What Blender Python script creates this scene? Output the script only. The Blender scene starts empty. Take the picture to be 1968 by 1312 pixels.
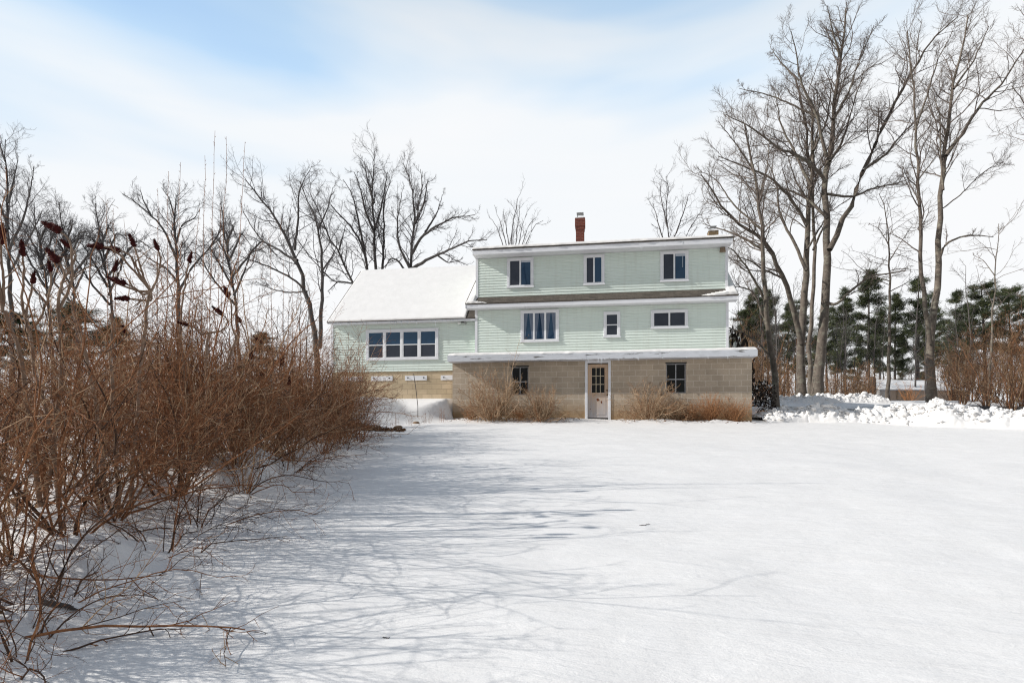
import bpy, math
import numpy as np
R=math.radians
C=bpy.context.scene.collection
# ------------------------------------------------------------------ frame
# world = house frame: x along the front wall, y into the house, z up, door threshold at z 0
FOC=1100.0; CX,CY,CZ=4.7914,-21.7019,-0.3474; YAW=R(8.783); HOR=821.9
ca,sa=math.cos(YAW),math.sin(YAW)
def W(X,D,z):                      # lateral offset and distance from the photographer's spot -> world
    return np.array([CX+ca*X-sa*D, CY+sa*X+ca*D, z])
def at(px,py,D): return W((px-984.)/FOC*D, D, CZ-(py-HOR)/FOC*D)
def XD(x,y): return ca*(x-CX)+sa*(y-CY), -sa*(x-CX)+ca*(y-CY)
def sst(a,b,x):
    t=np.clip((x-a)/(b-a),0,1); return t*t*(3-2*t)
def vn(x,y,seed=0):                # smooth value noise, about -1..1
    xi=np.floor(x).astype(np.int64); yi=np.floor(y).astype(np.int64); fx=x-xi; fy=y-yi
    def h(i,j):
        n=(i*374761393+j*668265263+seed*974711)&0x7fffffff
        n=((n^(n>>13))*1274126177)&0x7fffffff
        n=(n^(n>>16))&0xffff
        return n/32767.5-1
    u=fx*fx*(3-2*fx); v=fy*fy*(3-2*fy)
    a=h(xi,yi)*(1-u)+h(xi+1,yi)*u; b=h(xi,yi+1)*(1-u)+h(xi+1,yi+1)*u
    return a*(1-v)+b*v
MOUNDS=[(-4.0,5.35,.25,.5),(-3.7,5.05,.14,.35),(-4.9,6.0,.25,.6),(-4.35,8.4,.38,.6),(-4.2,9.3,.3,.5),(-4.3,10.4,.3,.6),(-4.9,7.4,.3,.5),
        (-4.4,12.2,.22,.7),(-3.4,4.0,.16,.4)]
def ground(x,y,rough=True):
    x=np.asarray(x,float); y=np.asarray(y,float)
    X,D=XD(x,y)
    Rr=np.interp(D,[-40,0,3,20.5,21.3,22.8,26,28.4,31,45,70,150,800],[-4.2,-2.2,-1.9,-.07,.0,.5,.52,.95,1.15,1.5,2.1,3.5,6])
    L=np.interp(D,[-40,0,3,20.5,24,30,45,70,150,800],[-4.2,-2.2,-1.9,-.07,.25,.8,1.5,2.1,3.5,6])
    k=sst(5.6,7.6,X); h=L*(1-k)+Rr*k
    # bank on the left, climbing to the annex wall
    toe=np.interp(y,[-14,-6.5,-.9,5],[-3.2,-2.0,-.74,-.74]); s=toe-x
    fade=sst(-15,-7,y)
    b=np.maximum(.86*sst(0,2.6,s)*sst(-8.5,-1.5,y), .86*sst(-2.9,-.3,y)*np.clip(s/(.95-.88*sst(-1.9,-.5,y)),0,1)**1.3)
    tgt=np.where(y<2,.80,.9)
    h=np.where(s>0, h+(np.maximum(tgt-h,0))*np.clip(b/.86,0,1)*fade, h)
    if rough:
        near=1/(1+np.maximum(D-25,0)*.05)
        h=h+near*(.035*vn(x*.35,y*.5,1)+.018*vn(x*.9+3,y*1.5,2)+.006*vn(x*2.2,y*4.5,3))
        th=sst(-3.2,-4.6,X)*sst(16,13,D)
        h=h+th*(.10*vn(x*1.1,y*1.1,5)+.05*vn(x*2.6,y*2.6,6)+.08)
        for mx,md,mh,mr in MOUNDS: h=h+mh*(1+.35*vn(X*3.1,D*3.1,17))*np.exp(-((X-mx)**2+((D-md)*.9)**2)/(mr*mr))
        hb=np.exp(-((y+1.3)/.55)**2)*sst(-.7,0,x)*sst(10.3,9.6,x)*(1-sst(.9,.0,np.abs(x-4.7)))
        h=h+hb*(.06+.05*vn(x*3,y*3,8)+.03*vn(x*7,y*7,9))
    return h
def gz(X,D,r=True):
    p=W(X,D,0); return float(ground(np.array([p[0]]),np.array([p[1]]),r)[0])
def gpos(X,D,dz=0.): return W(X,D,gz(X,D)+dz)

# ------------------------------------------------------------------ mesh helpers
def link(o,parent=None):
    C.objects.link(o)
    if parent is not None: o.parent=parent
    return o
def tag(o,label=None,cat=None,group=None,kind=None):
    if label: o['label']=label
    if cat: o['category']=cat
    if group: o['group']=group
    if kind: o['kind']=kind
    return o
def empty(name,loc=(0,0,0),rz=0,parent=None):
    o=bpy.data.objects.new(name,None); o.location=loc; o.rotation_euler=(0,0,rz); o.empty_display_size=.3
    return link(o,parent)
def np_mesh(name,V,Q,mats,parent=None,mi=None,smooth=True,loc=None):
    V=np.asarray(V,np.float32); Q=np.asarray(Q,np.int32); n=Q.shape[1]
    me=bpy.data.meshes.new(name)
    me.vertices.add(len(V)); me.vertices.foreach_set('co',V.ravel())
    me.loops.add(Q.size); me.loops.foreach_set('vertex_index',Q.ravel())
    me.polygons.add(len(Q)); me.polygons.foreach_set('loop_start',np.arange(0,Q.size,n,dtype=np.int32))
    for m in (mats if isinstance(mats,(list,tuple)) else [mats]): me.materials.append(m)
    if mi is not None: me.polygons.foreach_set('material_index',np.asarray(mi,np.int32))
    if smooth: me.polygons.foreach_set('use_smooth',np.ones(len(Q),bool))
    me.update(calc_edges=True)
    o=bpy.data.objects.new(name,me)
    if loc is not None: o.location=loc
    return link(o,parent)
class MB:
    def __init__(s): s.v=[]; s.f=[]
    def poly(s,pts,faces):
        b=len(s.v); s.v+= [tuple(map(float,p)) for p in pts]; s.f+=[tuple(i+b for i in f) for f in faces]; return s
    def box(s,x0,x1,y0,y1,z0,z1):
        return s.poly([(x0,y0,z0),(x1,y0,z0),(x1,y1,z0),(x0,y1,z0),(x0,y0,z1),(x1,y0,z1),(x1,y1,z1),(x0,y1,z1)],
            [(0,3,2,1),(4,5,6,7),(0,1,5,4),(1,2,6,5),(2,3,7,6),(3,0,4,7)])
    def prism(s,poly,d):           # closed polygon extruded by vector d
        n=len(poly); d=np.array(d)
        pts=[np.array(p,float) for p in poly]+[np.array(p,float)+d for p in poly]
        return s.poly(pts,[tuple(range(n))[::-1],tuple(range(n,2*n))]+[(i,(i+1)%n,n+(i+1)%n,n+i) for i in range(n)])
    def frame(s,x0,x1,z0,z1,y0,y1,w,wb=None):
        wb=w if wb is None else wb
        s.box(x0,x0+w,y0,y1,z0,z1); s.box(x1-w,x1,y0,y1,z0,z1)
        s.box(x0+w,x1-w,y0,y1,z1-w,z1); s.box(x0+w,x1-w,y0,y1,z0,z0+wb); return s
    def lathe(s,prof,c,k=12,axis=(0,0,1)):
        a=np.array(axis,float); a/=np.linalg.norm(a); u=np.cross(a,(0.3,1,.2)); u/=np.linalg.norm(u); w=np.cross(a,u)
        pts=[np.array(c)+a*h+r*(u*math.cos(2*math.pi*i/k)+w*math.sin(2*math.pi*i/k)) for r,h in prof for i in range(k)]
        f=[(j*k+i,j*k+(i+1)%k,(j+1)*k+(i+1)%k,(j+1)*k+i) for j in range(len(prof)-1) for i in range(k)]
        f+=[tuple(range(k))[::-1],tuple(range((len(prof)-1)*k,len(prof)*k))]
        return s.poly(pts,f)
    def build(s,name,m,parent=None,smooth=False,bevel=0,fix=True):
        me=bpy.data.meshes.new(name); me.from_pydata(s.v,[],s.f); me.materials.append(m)
        if fix:
            import bmesh
            b=bmesh.new(); b.from_mesh(me); bmesh.ops.recalc_face_normals(b,faces=b.faces); b.to_mesh(me); b.free()
        if smooth: me.polygons.foreach_set('use_smooth',np.ones(len(me.polygons),bool))
        o=bpy.data.objects.new(name,me); link(o,parent)
        if bevel:
            md=o.modifiers.new('bevel','BEVEL'); md.width=bevel; md.segments=1; md.limit_method='ANGLE'
        return o

# ------------------------------------------------------------------ materials
def newmat(name):
    m=bpy.data.materials.new(name); m.use_nodes=True; nt=m.node_tree; b=nt.nodes['Principled BSDF']
    b.inputs['Specular IOR Level'].default_value=.25
    return m,nt,b
def nd(nt,t,**k):
    n=nt.nodes.new(t)
    for a,v in k.items():
        if a.startswith('i_'): n.inputs[a[2:].replace('_',' ')].default_value=v
        else: setattr(n,a,v)
    return n
def ramp(nt,fac,stops):
    r=nt.nodes.new('ShaderNodeValToRGB'); e=r.color_ramp.elements
    while len(e)<len(stops): e.new(.5)
    for el,(p,c) in zip(e,stops): el.position=p; el.color=(c[0],c[1],c[2],1) if hasattr(c,'__len__') else (c,c,c,1)
    nt.links.new(fac,r.inputs['Fac']); return r.outputs['Color']
def coords(nt,scale=(1,1,1),kind='Object'):
    t=nd(nt,'ShaderNodeTexCoord'); mp=nd(nt,'ShaderNodeMapping'); mp.inputs['Scale'].default_value=scale
    nt.links.new(t.outputs[kind],mp.inputs['Vector']); return mp.outputs['Vector']
def noise(nt,vec,scale,detail=4,rough=.55,dist=0):
    n=nd(nt,'ShaderNodeTexNoise'); n.inputs['Scale'].default_value=scale; n.inputs['Detail'].default_value=detail
    n.inputs['Roughness'].default_value=rough; n.inputs['Distortion'].default_value=dist
    nt.links.new(vec,n.inputs['Vector']); return n.outputs['Fac']
def mix(nt,fac,a,b,mode='MIX'):
    m=nt.nodes.new('ShaderNodeMix'); m.data_type='RGBA'; m.blend_type=mode
    for s,v in ((m.inputs[0],fac),(m.inputs[6],a),(m.inputs[7],b)):
        if isinstance(v,bpy.types.NodeSocket): nt.links.new(v,s)
        elif hasattr(v,'__len__'): s.default_value=(v[0],v[1],v[2],1)
        else: s.default_value=v
    return m.outputs[2]
def bump(nt,b,h,strength,dist=.01,prev=None):
    n=nd(nt,'ShaderNodeBump'); n.inputs['Strength'].default_value=strength; n.inputs['Distance'].default_value=dist
    nt.links.new(h,n.inputs['Height'])
    if prev is not None: nt.links.new(prev,n.inputs['Normal'])
    nt.links.new(n.outputs['Normal'],b.inputs['Normal']); return n.outputs['Normal']
def math_(nt,op,a,b=None,c=None):
    n=nt.nodes.new('ShaderNodeMath'); n.operation=op
    for s,v in zip(n.inputs,(a,b,c)):
        if v is None: continue
        if isinstance(v,bpy.types.NodeSocket): nt.links.new(v,s)
        else: s.default_value=v
    return n.outputs[0]
def simple(name,c1,c2,scale=6,rough=.8,bmp=0,stretch=(1,1,1),rnd=0,spec=.25,lo=.3,hi=.7,metal=0):
    m,nt,b=newmat(name); v=coords(nt,stretch); f=noise(nt,v,scale)
    col=ramp(nt,f,[(lo,c1),(hi,c2)])
    if rnd:
        oi=nd(nt,'ShaderNodeObjectInfo'); k=math_(nt,'MULTIPLY_ADD',oi.outputs['Random'],2*rnd,1-rnd)
        cb=nd(nt,'ShaderNodeCombineColor'); [nt.links.new(k,cb.inputs[i]) for i in range(3)]
        col=mix(nt,1.,col,cb.outputs[0],'MULTIPLY')
    nt.links.new(col,b.inputs['Base Color']); b.inputs['Roughness'].default_value=rough
    b.inputs['Specular IOR Level'].default_value=spec; b.inputs['Metallic'].default_value=metal
    if bmp: bump(nt,b,f,bmp)
    return m
def snow_mat(name,ripples):
    m,nt,b=newmat(name); v=coords(nt)
    f=noise(nt,v,3,5); col=ramp(nt,f,[(.3,(.775,.75,.725)),(.7,(.825,.80,.775))])
    gr=noise(nt,v,75,3,.75); col=mix(nt,1.,col,ramp(nt,gr,[(.25,(.90,.90,.905)),(.5,(1,1,1)),(.75,(1.06,1.06,1.055))]),'MULTIPLY')
    nt.links.new(col,b.inputs['Base Color'])
    b.inputs['Roughness'].default_value=.65; b.inputs['Specular IOR Level'].default_value=.2
    g=noise(nt,v,60,3,.7); n1=bump(nt,b,g,.38,.006)
    if ripples:
        v2=coords(nt,(.8,3.6,1)); r=noise(nt,v2,1.9,6,.62,.5); n2=bump(nt,b,r,.48,.05,n1)
        v3=coords(nt,(1,1,1)); r3=noise(nt,v3,9,3,.6); bump(nt,b,r3,.24,.02,n2)
    else:
        r=noise(nt,v,5,4,.55); bump(nt,b,r,.22,.04,n1)
    return m
M={}
M['snow']=snow_mat('snow',True); M['roof_snow']=snow_mat('roof_snow',False)
# vinyl siding
def siding_mat():
    m,nt,b=newmat('mint_vinyl_siding'); v=coords(nt,(.6,.6,2.5)); f=noise(nt,v,1.2,5)
    col=ramp(nt,f,[(.25,(.63,.70,.635)),(.75,(.69,.755,.695))])
    v2=coords(nt,(3,3,.25)); d=noise(nt,v2,2.2,5,.6); col=mix(nt,ramp(nt,d,[(.5,0.),(.8,.6)]),col,(.55,.58,.51))
    nt.links.new(col,b.inputs['Base Color']); b.inputs['Roughness'].default_value=.5; b.inputs['Specular IOR Level'].default_value=.3
    return m
M['siding']=siding_mat()
def sidingflat_mat():
    m,nt,b=newmat('mint_vinyl_siding_side'); v=coords(nt)
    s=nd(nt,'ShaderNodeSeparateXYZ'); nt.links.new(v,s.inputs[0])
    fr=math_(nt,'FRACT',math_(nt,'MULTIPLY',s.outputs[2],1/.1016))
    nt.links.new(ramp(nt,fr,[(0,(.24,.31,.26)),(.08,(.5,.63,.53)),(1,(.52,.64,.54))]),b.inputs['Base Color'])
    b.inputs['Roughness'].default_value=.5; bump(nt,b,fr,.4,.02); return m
M['siding_side']=sidingflat_mat()
def white_mat(name,c,dirt,peel=0):
    m,nt,b=newmat(name); v=coords(nt,(1,1,2)); f=noise(nt,v,3,6,.65)
    col=ramp(nt,f,[(.3,tuple(x*.9 for x in c)),(.7,c)])
    v2=coords(nt,(.8,1,5)); d=noise(nt,v2,2.5,6,.7)
    col=mix(nt,ramp(nt,d,[(.52,0.),(.8,dirt)]),col,(.36,.37,.38))
    if peel:
        v3=coords(nt,(.45,1,4)); p=noise(nt,v3,3.3,7,.68); col=mix(nt,ramp(nt,p,[(.585,0.),(.63,peel)]),col,(.12,.115,.11))
    nt.links.new(col,b.inputs['Base Color']); b.inputs['Roughness'].default_value=.5
    bump(nt,b,f,.08,.01); return m
M['trim']=white_mat('white_trim',(.74,.74,.76),.25); M['vinyl']=white_mat('white_window_vinyl',(.78,.78,.79),.1)
M['fascia']=white_mat('weathered_white_board',(.60,.615,.65),.95,.95)
def block_mat(name,c1,c2,mort,oz=0.,ox=0.):
    m,nt,b=newmat(name); v=coords(nt); s=nd(nt,'ShaderNodeSeparateXYZ'); nt.links.new(v,s.inputs[0])
    cb=nd(nt,'ShaderNodeCombineXYZ')
    nt.links.new(math_(nt,'ADD',math_(nt,'ADD',s.outputs[0],s.outputs[1]),ox),cb.inputs[0]); nt.links.new(math_(nt,'ADD',s.outputs[2],oz),cb.inputs[1])
    br=nd(nt,'ShaderNodeTexBrick'); nt.links.new(cb.outputs[0],br.inputs['Vector'])
    br.inputs['Scale'].default_value=1; br.inputs['Brick Width'].default_value=.4064; br.inputs['Row Height'].default_value=.2032
    br.inputs['Mortar Size'].default_value=.008; br.inputs['Mortar Smooth'].default_value=.25
    br.inputs['Color1'].default_value=(*c1,1); br.inputs['Color2'].default_value=(*c2,1); br.inputs['Mortar'].default_value=(*mort,1)
    br.inputs['Bias'].default_value=-.1
    f=noise(nt,v,1.3,6,.65); col=mix(nt,1.,br.outputs['Color'],ramp(nt,f,[(.25,(.78,.77,.75)),(.75,(1.12,1.1,1.08))]),'MULTIPLY')
    zz=math_(nt,'ADD',s.outputs[2],math_(nt,'MULTIPLY',noise(nt,coords(nt,(1,1,1)),1.1,3),.9))
    col=mix(nt,ramp(nt,math_(nt,'MULTIPLY',zz,.5),[(.28,.75),(.52,0.)]),col,(.27,.16,.065))
    g=noise(nt,v,45,3,.7); col=mix(nt,1.,col,ramp(nt,g,[(.3,(.86,.86,.86)),(.7,(1.08,1.08,1.08))]),'MULTIPLY')
    nt.links.new(col,b.inputs['Base Color']); b.inputs['Roughness'].default_value=.92
    n1=bump(nt,b,br.outputs['Fac'],-.6,.012); bump(nt,b,g,.35,.006,n1); return m
M['block']=block_mat('concrete_block',(.475,.395,.31),(.41,.34,.265),(.60,.535,.45),oz=.1)
M['block_tan']=block_mat('tan_concrete_block',(.58,.47,.33),(.46,.37,.25),(.31,.25,.18),oz=.03,ox=.13)
def brick_mat(name,c1,c2,mort,w,h,ms):
    m,nt,b=newmat(name); v=coords(nt); s=nd(nt,'ShaderNodeSeparateXYZ'); nt.links.new(v,s.inputs[0])
    cb=nd(nt,'ShaderNodeCombineXYZ'); nt.links.new(math_(nt,'ADD',s.outputs[0],s.outputs[1]),cb.inputs[0]); nt.links.new(s.outputs[2],cb.inputs[1])
    br=nd(nt,'ShaderNodeTexBrick'); nt.links.new(cb.outputs[0],br.inputs['Vector'])
    for k,vv in (('Scale',1),('Brick Width',w),('Row Height',h),('Mortar Size',ms)): br.inputs[k].default_value=vv
    br.inputs['Color1'].default_value=(*c1,1); br.inputs['Color2'].default_value=(*c2,1); br.inputs['Mortar'].default_value=(*mort,1)
    col=mix(nt,1.,br.outputs['Color'],ramp(nt,noise(nt,v,14,5),[(.2,(.6,.6,.6)),(.8,(1.3,1.3,1.3))]),'MULTIPLY')
    nt.links.new(col,b.inputs['Base Color']); b.inputs['Roughness'].default_value=.9; bump(nt,b,br.outputs['Fac'],-.6,.012); return m
M['red_brick']=brick_mat('red_brick',(.17,.045,.03),(.12,.035,.025),(.19,.11,.09),.2,.068,.006)
M['tan_brick']=brick_mat('tan_chimney_block',(.25,.17,.09),(.2,.14,.08),(.3,.24,.17),.3,.15,.008)
M['shingle']=brick_mat('brown_roof_shingle',(.13,.11,.09),(.085,.072,.06),(.05,.045,.04),.28,.085,.006)
M['glass_sky_tint']=None
def glass_mat(name,base,ior,tint,rough=.03):
    m,nt,b=newmat(name); v=coords(nt); f=noise(nt,v,1.5,3)
    nt.links.new(ramp(nt,f,[(.3,base),(.7,tuple(x*1.6 for x in base))]),b.inputs['Base Color'])
    b.inputs['Roughness'].default_value=rough; b.inputs['IOR'].default_value=ior; b.inputs['Specular IOR Level'].default_value=.5
    b.inputs['Specular Tint'].default_value=(*tint,1); bump(nt,b,noise(nt,v,2.2,2),.04,.02); return m
M['glass_sky_tint']=glass_mat('window_glass',(.006,.018,.042),1.75,(.55,.8,1.))  # blue of the reflected sky is painted into base colour and tint
M['glass_dim']=glass_mat('screened_glass',(.026,.027,.034),1.45,(.7,.85,1.),.12)
M['glass_black']=glass_mat('dark_basement_glass',(.005,.0045,.004),1.3,(1,1,1),.15)
M['blind']=simple('window_blind',(.42,.45,.5),(.5,.53,.58),4)
M['curtain']=simple('lace_curtain',(.10,.12,.16),(.16,.19,.25),4,stretch=(12,1,1))
def door_mat():
    m,nt,b=newmat('weathered_door_paint'); v=coords(nt,(1,1,.5)); s=nd(nt,'ShaderNodeSeparateXYZ'); nt.links.new(coords(nt),s.inputs[0])
    f=noise(nt,v,5,6,.65,.5); zf=math_(nt,'ADD',math_(nt,'MULTIPLY',s.outputs[2],.62),math_(nt,'MULTIPLY',f,.5))
    col=ramp(nt,zf,[(.30,(.40,.37,.36)),(.66,(.47,.38,.31)),(.86,(.52,.36,.24))])
    st=noise(nt,coords(nt,(9,9,.8)),2.2,5,.6); col=mix(nt,ramp(nt,st,[(.5,0.),(.75,.7)]),col,(.40,.42,.47))
    p=noise(nt,coords(nt,(2,1,1)),6.5,4,.5); col=mix(nt,ramp(nt,p,[(.73,0.),(.745,1.)]),col,(.13,.04,.018))
    nt.links.new(col,b.inputs['Base Color']); b.inputs['Roughness'].default_value=.6; bump(nt,b,f,.1,.01); return m
M['door']=door_mat()
M['rust']=simple('rust',(.11,.03,.012),(.2,.07,.03),14)
M['muntin']=simple('tan_muntin',(.5,.42,.3),(.56,.47,.34),8); M['steel_sash']=simple('grey_steel_sash',(.30,.30,.31),(.4,.4,.41),8)
M['brass']=simple('dull_brass',(.10,.06,.03),(.17,.1,.05),20,.45,metal=.6); M['metal']=simple('grey_metal',(.2,.2,.2),(.4,.4,.39),20,.5,metal=.4)
M['dark']=simple('dark_metal',(.03,.03,.03),(.06,.06,.055),20); M['lamp_white']=simple('lamp_white',(.7,.7,.68),(.78,.78,.75),8,.4)
M['brownbox']=simple('brown_box',(.17,.13,.09),(.24,.18,.13),12)
def ice():
    m,nt,b=newmat('ice'); f=noise(nt,coords(nt),9,3); nt.links.new(ramp(nt,f,[(.3,(.85,.88,.92)),(.7,(.92,.94,.96))]),b.inputs['Base Color'])
    b.inputs['Roughness'].default_value=.15; b.inputs['Transmission Weight'].default_value=.45; b.inputs['IOR'].default_value=1.31; return m
M['ice']=ice()
def bark(name,c1,c2,snow=.0,rnd=.15,lichen=None,scale=5):
    m,nt,b=newmat(name); v=coords(nt,(1,1,.45)); f=noise(nt,v,scale,6,.7,.6)
    col=ramp(nt,f,[(.3,c1),(.7,c2)])
    if lichen: col=mix(nt,ramp(nt,noise(nt,coords(nt,(1,1,1.6)),2.6,6,.7),[(.52,0.),(.62,.8)]),col,lichen)
    oi=nd(nt,'ShaderNodeObjectInfo'); k=math_(nt,'MULTIPLY_ADD',oi.outputs['Random'],2*rnd,1-rnd)
    cb=nd(nt,'ShaderNodeCombineColor'); [nt.links.new(k,cb.inputs[i]) for i in range(3)]
    col=mix(nt,1.,col,cb.outputs[0],'MULTIPLY')
    if snow:
        g=nd(nt,'ShaderNodeNewGeometry'); s=nd(nt,'ShaderNodeSeparateXYZ'); nt.links.new(g.outputs['Normal'],s.inputs[0])
        w=math_(nt,'MULTIPLY',ramp(nt,s.outputs[2],[(.6,0.),(.8,1.)]),ramp(nt,noise(nt,coords(nt),.9,4),[(1-snow-.02,0.),(1-snow+.05,1.)]))
        col=mix(nt,w,col,(.8,.81,.84))
    nt.links.new(col,b.inputs['Base Color']); b.inputs['Roughness'].default_value=.9
    bump(nt,b,f,.7,.03); return m
M['bark']=bark('grey_bark',(.065,.052,.043),(.195,.16,.13),.42,lichen=(.22,.205,.16))
M['bark_far']=bark('dark_bark',(.05,.045,.045),(.12,.105,.095),.38)
M['twig_tree']=bark('tree_twig',(.11,.085,.072),(.20,.16,.135),.25)
M['twig_far']=bark('far_twig',(.075,.066,.066),(.13,.115,.115),0)
M['twig_red']=bark('red_brown_twig',(.15,.060,.028),(.36,.165,.075),.30,.25,scale=9)
M['twig_tan']=bark('tan_twig',(.34,.23,.14),(.58,.43,.29),.15,.1,scale=9)
M['twig_tan2']=bark('brown_tan_twig',(.20,.12,.07),(.36,.24,.14),.15,.1,scale=9)
M['twig_dark']=bark('dark_brown_twig',(.045,.026,.018),(.12,.065,.04),.30,.2,scale=9)
M['twig_highlight']=bark('highlight_tan_twig',(.30,.18,.10),(.56,.38,.24),.25,.15,scale=9)  # pale copy for random stems, sunlit highlights put into the colour
MIXR=[(M['twig_red'],.56),(M['twig_dark'],.20),(M['twig_highlight'],.24)]
MIXT=[(M['twig_tan'],.55),(M['twig_tan2'],.45)]
M['twig_pale']=bark('sumac_stem',(.15,.09,.06),(.36,.26,.19),.30,.1,scale=8)
M['weed']=bark('dead_weed',(.26,.11,.045),(.48,.25,.12),.0,.2,scale=12)
M['sumac']=simple('sumac_velvet',(.022,.004,.004),(.085,.013,.011),30,.95,.5)
def leafm(name,c1,c2,scale=1.2):
    return simple(name,c1,c2,scale,.75,rnd=.2)
M['needles']=leafm('pine_needles',(.022,.034,.016),(.075,.09,.04),.9)
M['needles2']=leafm('pine_needles_yellow',(.04,.05,.018),(.13,.13,.05),.9)
M['rhodo']=leafm('dark_evergreen_leaf',(.014,.014,.010),(.06,.035,.028),3)
M['litter']=simple('dead_leaf',(.07,.035,.016),(.22,.12,.06),9,.9)
M['stone']=simple('brown_stone',(.10,.06,.035),(.25,.17,.11),5,.9,.5)
M['asphalt']=simple('dark_asphalt',(.035,.033,.032),(.07,.066,.062),8,.85,.2)
M['shedwall']=simple('grey_shed_siding',(.30,.29,.28),(.42,.40,.38),3,.8,stretch=(8,8,.6))
M['shedwall2']=simple('tan_shed_siding',(.25,.19,.15),(.36,.28,.22),3,.8,stretch=(8,8,.6))
M['shedroof']=simple('grey_shed_roof',(.27,.29,.33),(.42,.44,.48),2,.7)
M['barrel']=simple('pale_stump',(.3,.25,.2),(.5,.44,.36),3,.9,.4)

# ------------------------------------------------------------------ camera, sun, sky
cam=bpy.data.cameras.new('camera'); co=bpy.data.objects.new('camera',cam); link(co)
co.location=(CX,CY,CZ); co.rotation_euler=(math.pi/2,0,YAW); cam.sensor_width=36; cam.lens=FOC/1968*36
cam.shift_y=(HOR-656)/1968; cam.clip_end=3000; cam.clip_start=.05
bpy.context.scene.camera=co
SD=np.array([1,.24,-.58]); SD/=np.linalg.norm(SD)          # direction the sunlight travels
sun=bpy.data.lights.new('sun','SUN'); sun.energy=4.8; sun.angle=R(.42); sun.color=(1,.972,.925)
so=bpy.data.objects.new('sun',sun); link(so)
from mathutils import Vector
so.rotation_euler=Vector(SD).to_track_quat('-Z','Y').to_euler(); so.location=(-20,-10,20)
wd=bpy.data.worlds.new('World'); bpy.context.scene.world=wd; wd.use_nodes=True
nt=wd.node_tree; nt.nodes.clear()
sky=nd(nt,'ShaderNodeTexSky',sky_type='NISHITA'); sky.sun_disc=False
sky.sun_elevation=math.asin(-SD[2]); sky.sun_rotation=math.atan2(-SD[0],-SD[1])
sky.air_density=1.0; sky.dust_density=.4; sky.ozone_density=1.5
b1=nd(nt,'ShaderNodeBackground'); b1.inputs['Strength'].default_value=.095
hs=nd(nt,'ShaderNodeHueSaturation'); hs.inputs['Saturation'].default_value=.38; nt.links.new(sky.outputs[0],hs.inputs['Color']); nt.links.new(hs.outputs[0],b1.inputs[0])
b2=nd(nt,'ShaderNodeBackground'); b2.inputs['Color'].default_value=(.90,.955,1,1); b2.inputs['Strength'].default_value=1.0
tc=nd(nt,'ShaderNodeTexCoord'); sp=nd(nt,'ShaderNodeSeparateXYZ'); nt.links.new(tc.outputs['Generated'],sp.inputs[0])
mp=nd(nt,'ShaderNodeMapping'); mp.inputs['Scale'].default_value=(1.1,1.1,6.0); mp.inputs['Rotation'].default_value=(R(5),R(-7),0); mp.inputs['Location'].default_value=(.35,.2,.1)
nt.links.new(tc.outputs['Generated'],mp.inputs['Vector'])
n1=noise(nt,mp.outputs['Vector'],1.15,4,.45,.35)
fr=nd(nt,'ShaderNodeVectorMath',operation='DOT_PRODUCT'); nt.links.new(tc.outputs['Generated'],fr.inputs[0]); fr.inputs[1].default_value=(-sa+.12,ca,0)
rt=nd(nt,'ShaderNodeVectorMath',operation='DOT_PRODUCT'); nt.links.new(tc.outputs['Generated'],rt.inputs[0]); rt.inputs[1].default_value=(ca,sa,0)
# veil: dense low in front, breaking up with height
e=math_(nt,'ADD',math_(nt,'MULTIPLY_ADD',sp.outputs[2],1.25,-.105),math_(nt,'MULTIPLY',rt.outputs['Value'],-.20))
e=math_(nt,'ADD',e,math_(nt,'MULTIPLY',math_(nt,'SUBTRACT',n1,.46),-.95))
veil=ramp(nt,sp.outputs[2],[(.50,.97),(.64,.75),(.85,.35),(1.,.15)])
nt.links.new(ramp(nt,e,[(.20,(.975,.985,1.)),(.36,(.93,.965,1.)),(.48,(.76,.88,1.)),(.60,(.54,.75,.99)),(.85,(.38,.62,.97))]),b2.inputs['Color'])
front=ramp(nt,math_(nt,'MULTIPLY_ADD',fr.outputs['Value'],.5,.5),[(.0,.22),(.40,.26),(.72,1.)])
mk=math_(nt,'MULTIPLY',veil,front)
ms=nd(nt,'ShaderNodeMixShader'); nt.links.new(mk,ms.inputs[0]); nt.links.new(b1.outputs[0],ms.inputs[1]); nt.links.new(b2.outputs[0],ms.inputs[2])
wo=nd(nt,'ShaderNodeOutputWorld'); nt.links.new(ms.outputs[0],wo.inputs[0])
sc=bpy.context.scene; sc.view_settings.view_transform='Standard'; sc.view_settings.look='None'; sc.view_settings.exposure=0
sc.render.engine='CYCLES'; sc.cycles.max_bounces=6; sc.cycles.diffuse_bounces=3; sc.cycles.glossy_bounces=3; sc.cycles.transmission_bounces=4
sc.cycles.use_denoising=True; sc.cycles.denoiser='OPENIMAGEDENOISE'; sc.cycles.denoising_input_passes='RGB_ALBEDO_NORMAL'; sc.cycles.denoising_prefilter='NONE'; sc.cycles.denoising_quality='HIGH'; sc.cycles.use_adaptive_sampling=False; sc.cycles.sample_clamp_indirect=4; sc.cycles.pixel_filter_type='BLACKMAN_HARRIS'; sc.cycles.filter_width=1.15

# ------------------------------------------------------------------ ground
Ds=np.concatenate([np.linspace(-40,-6,12)[:-1],np.linspace(-6,2,26)[:-1],np.linspace(2,26,300)[:-1],26*(600/26.)**np.linspace(0,1,90)])
ts=np.linspace(-1.45,1.45,380)
X=(np.maximum(Ds,-6)[:,None]+9)*ts[None,:]; D=np.repeat(Ds[:,None],len(ts),1)
gx=CX+ca*X-sa*D; gy=CY+sa*X+ca*D; gv=np.stack([gx,gy,ground(gx,gy)],-1).reshape(-1,3)
nr,ncol=X.shape; i=(np.arange(nr-1)[:,None]*ncol+np.arange(ncol-1)[None,:]).ravel()
np_mesh('snow_ground',gv,np.stack([i,i+1,i+ncol+1,i+ncol],1),M['snow'])['kind']='structure'
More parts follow.
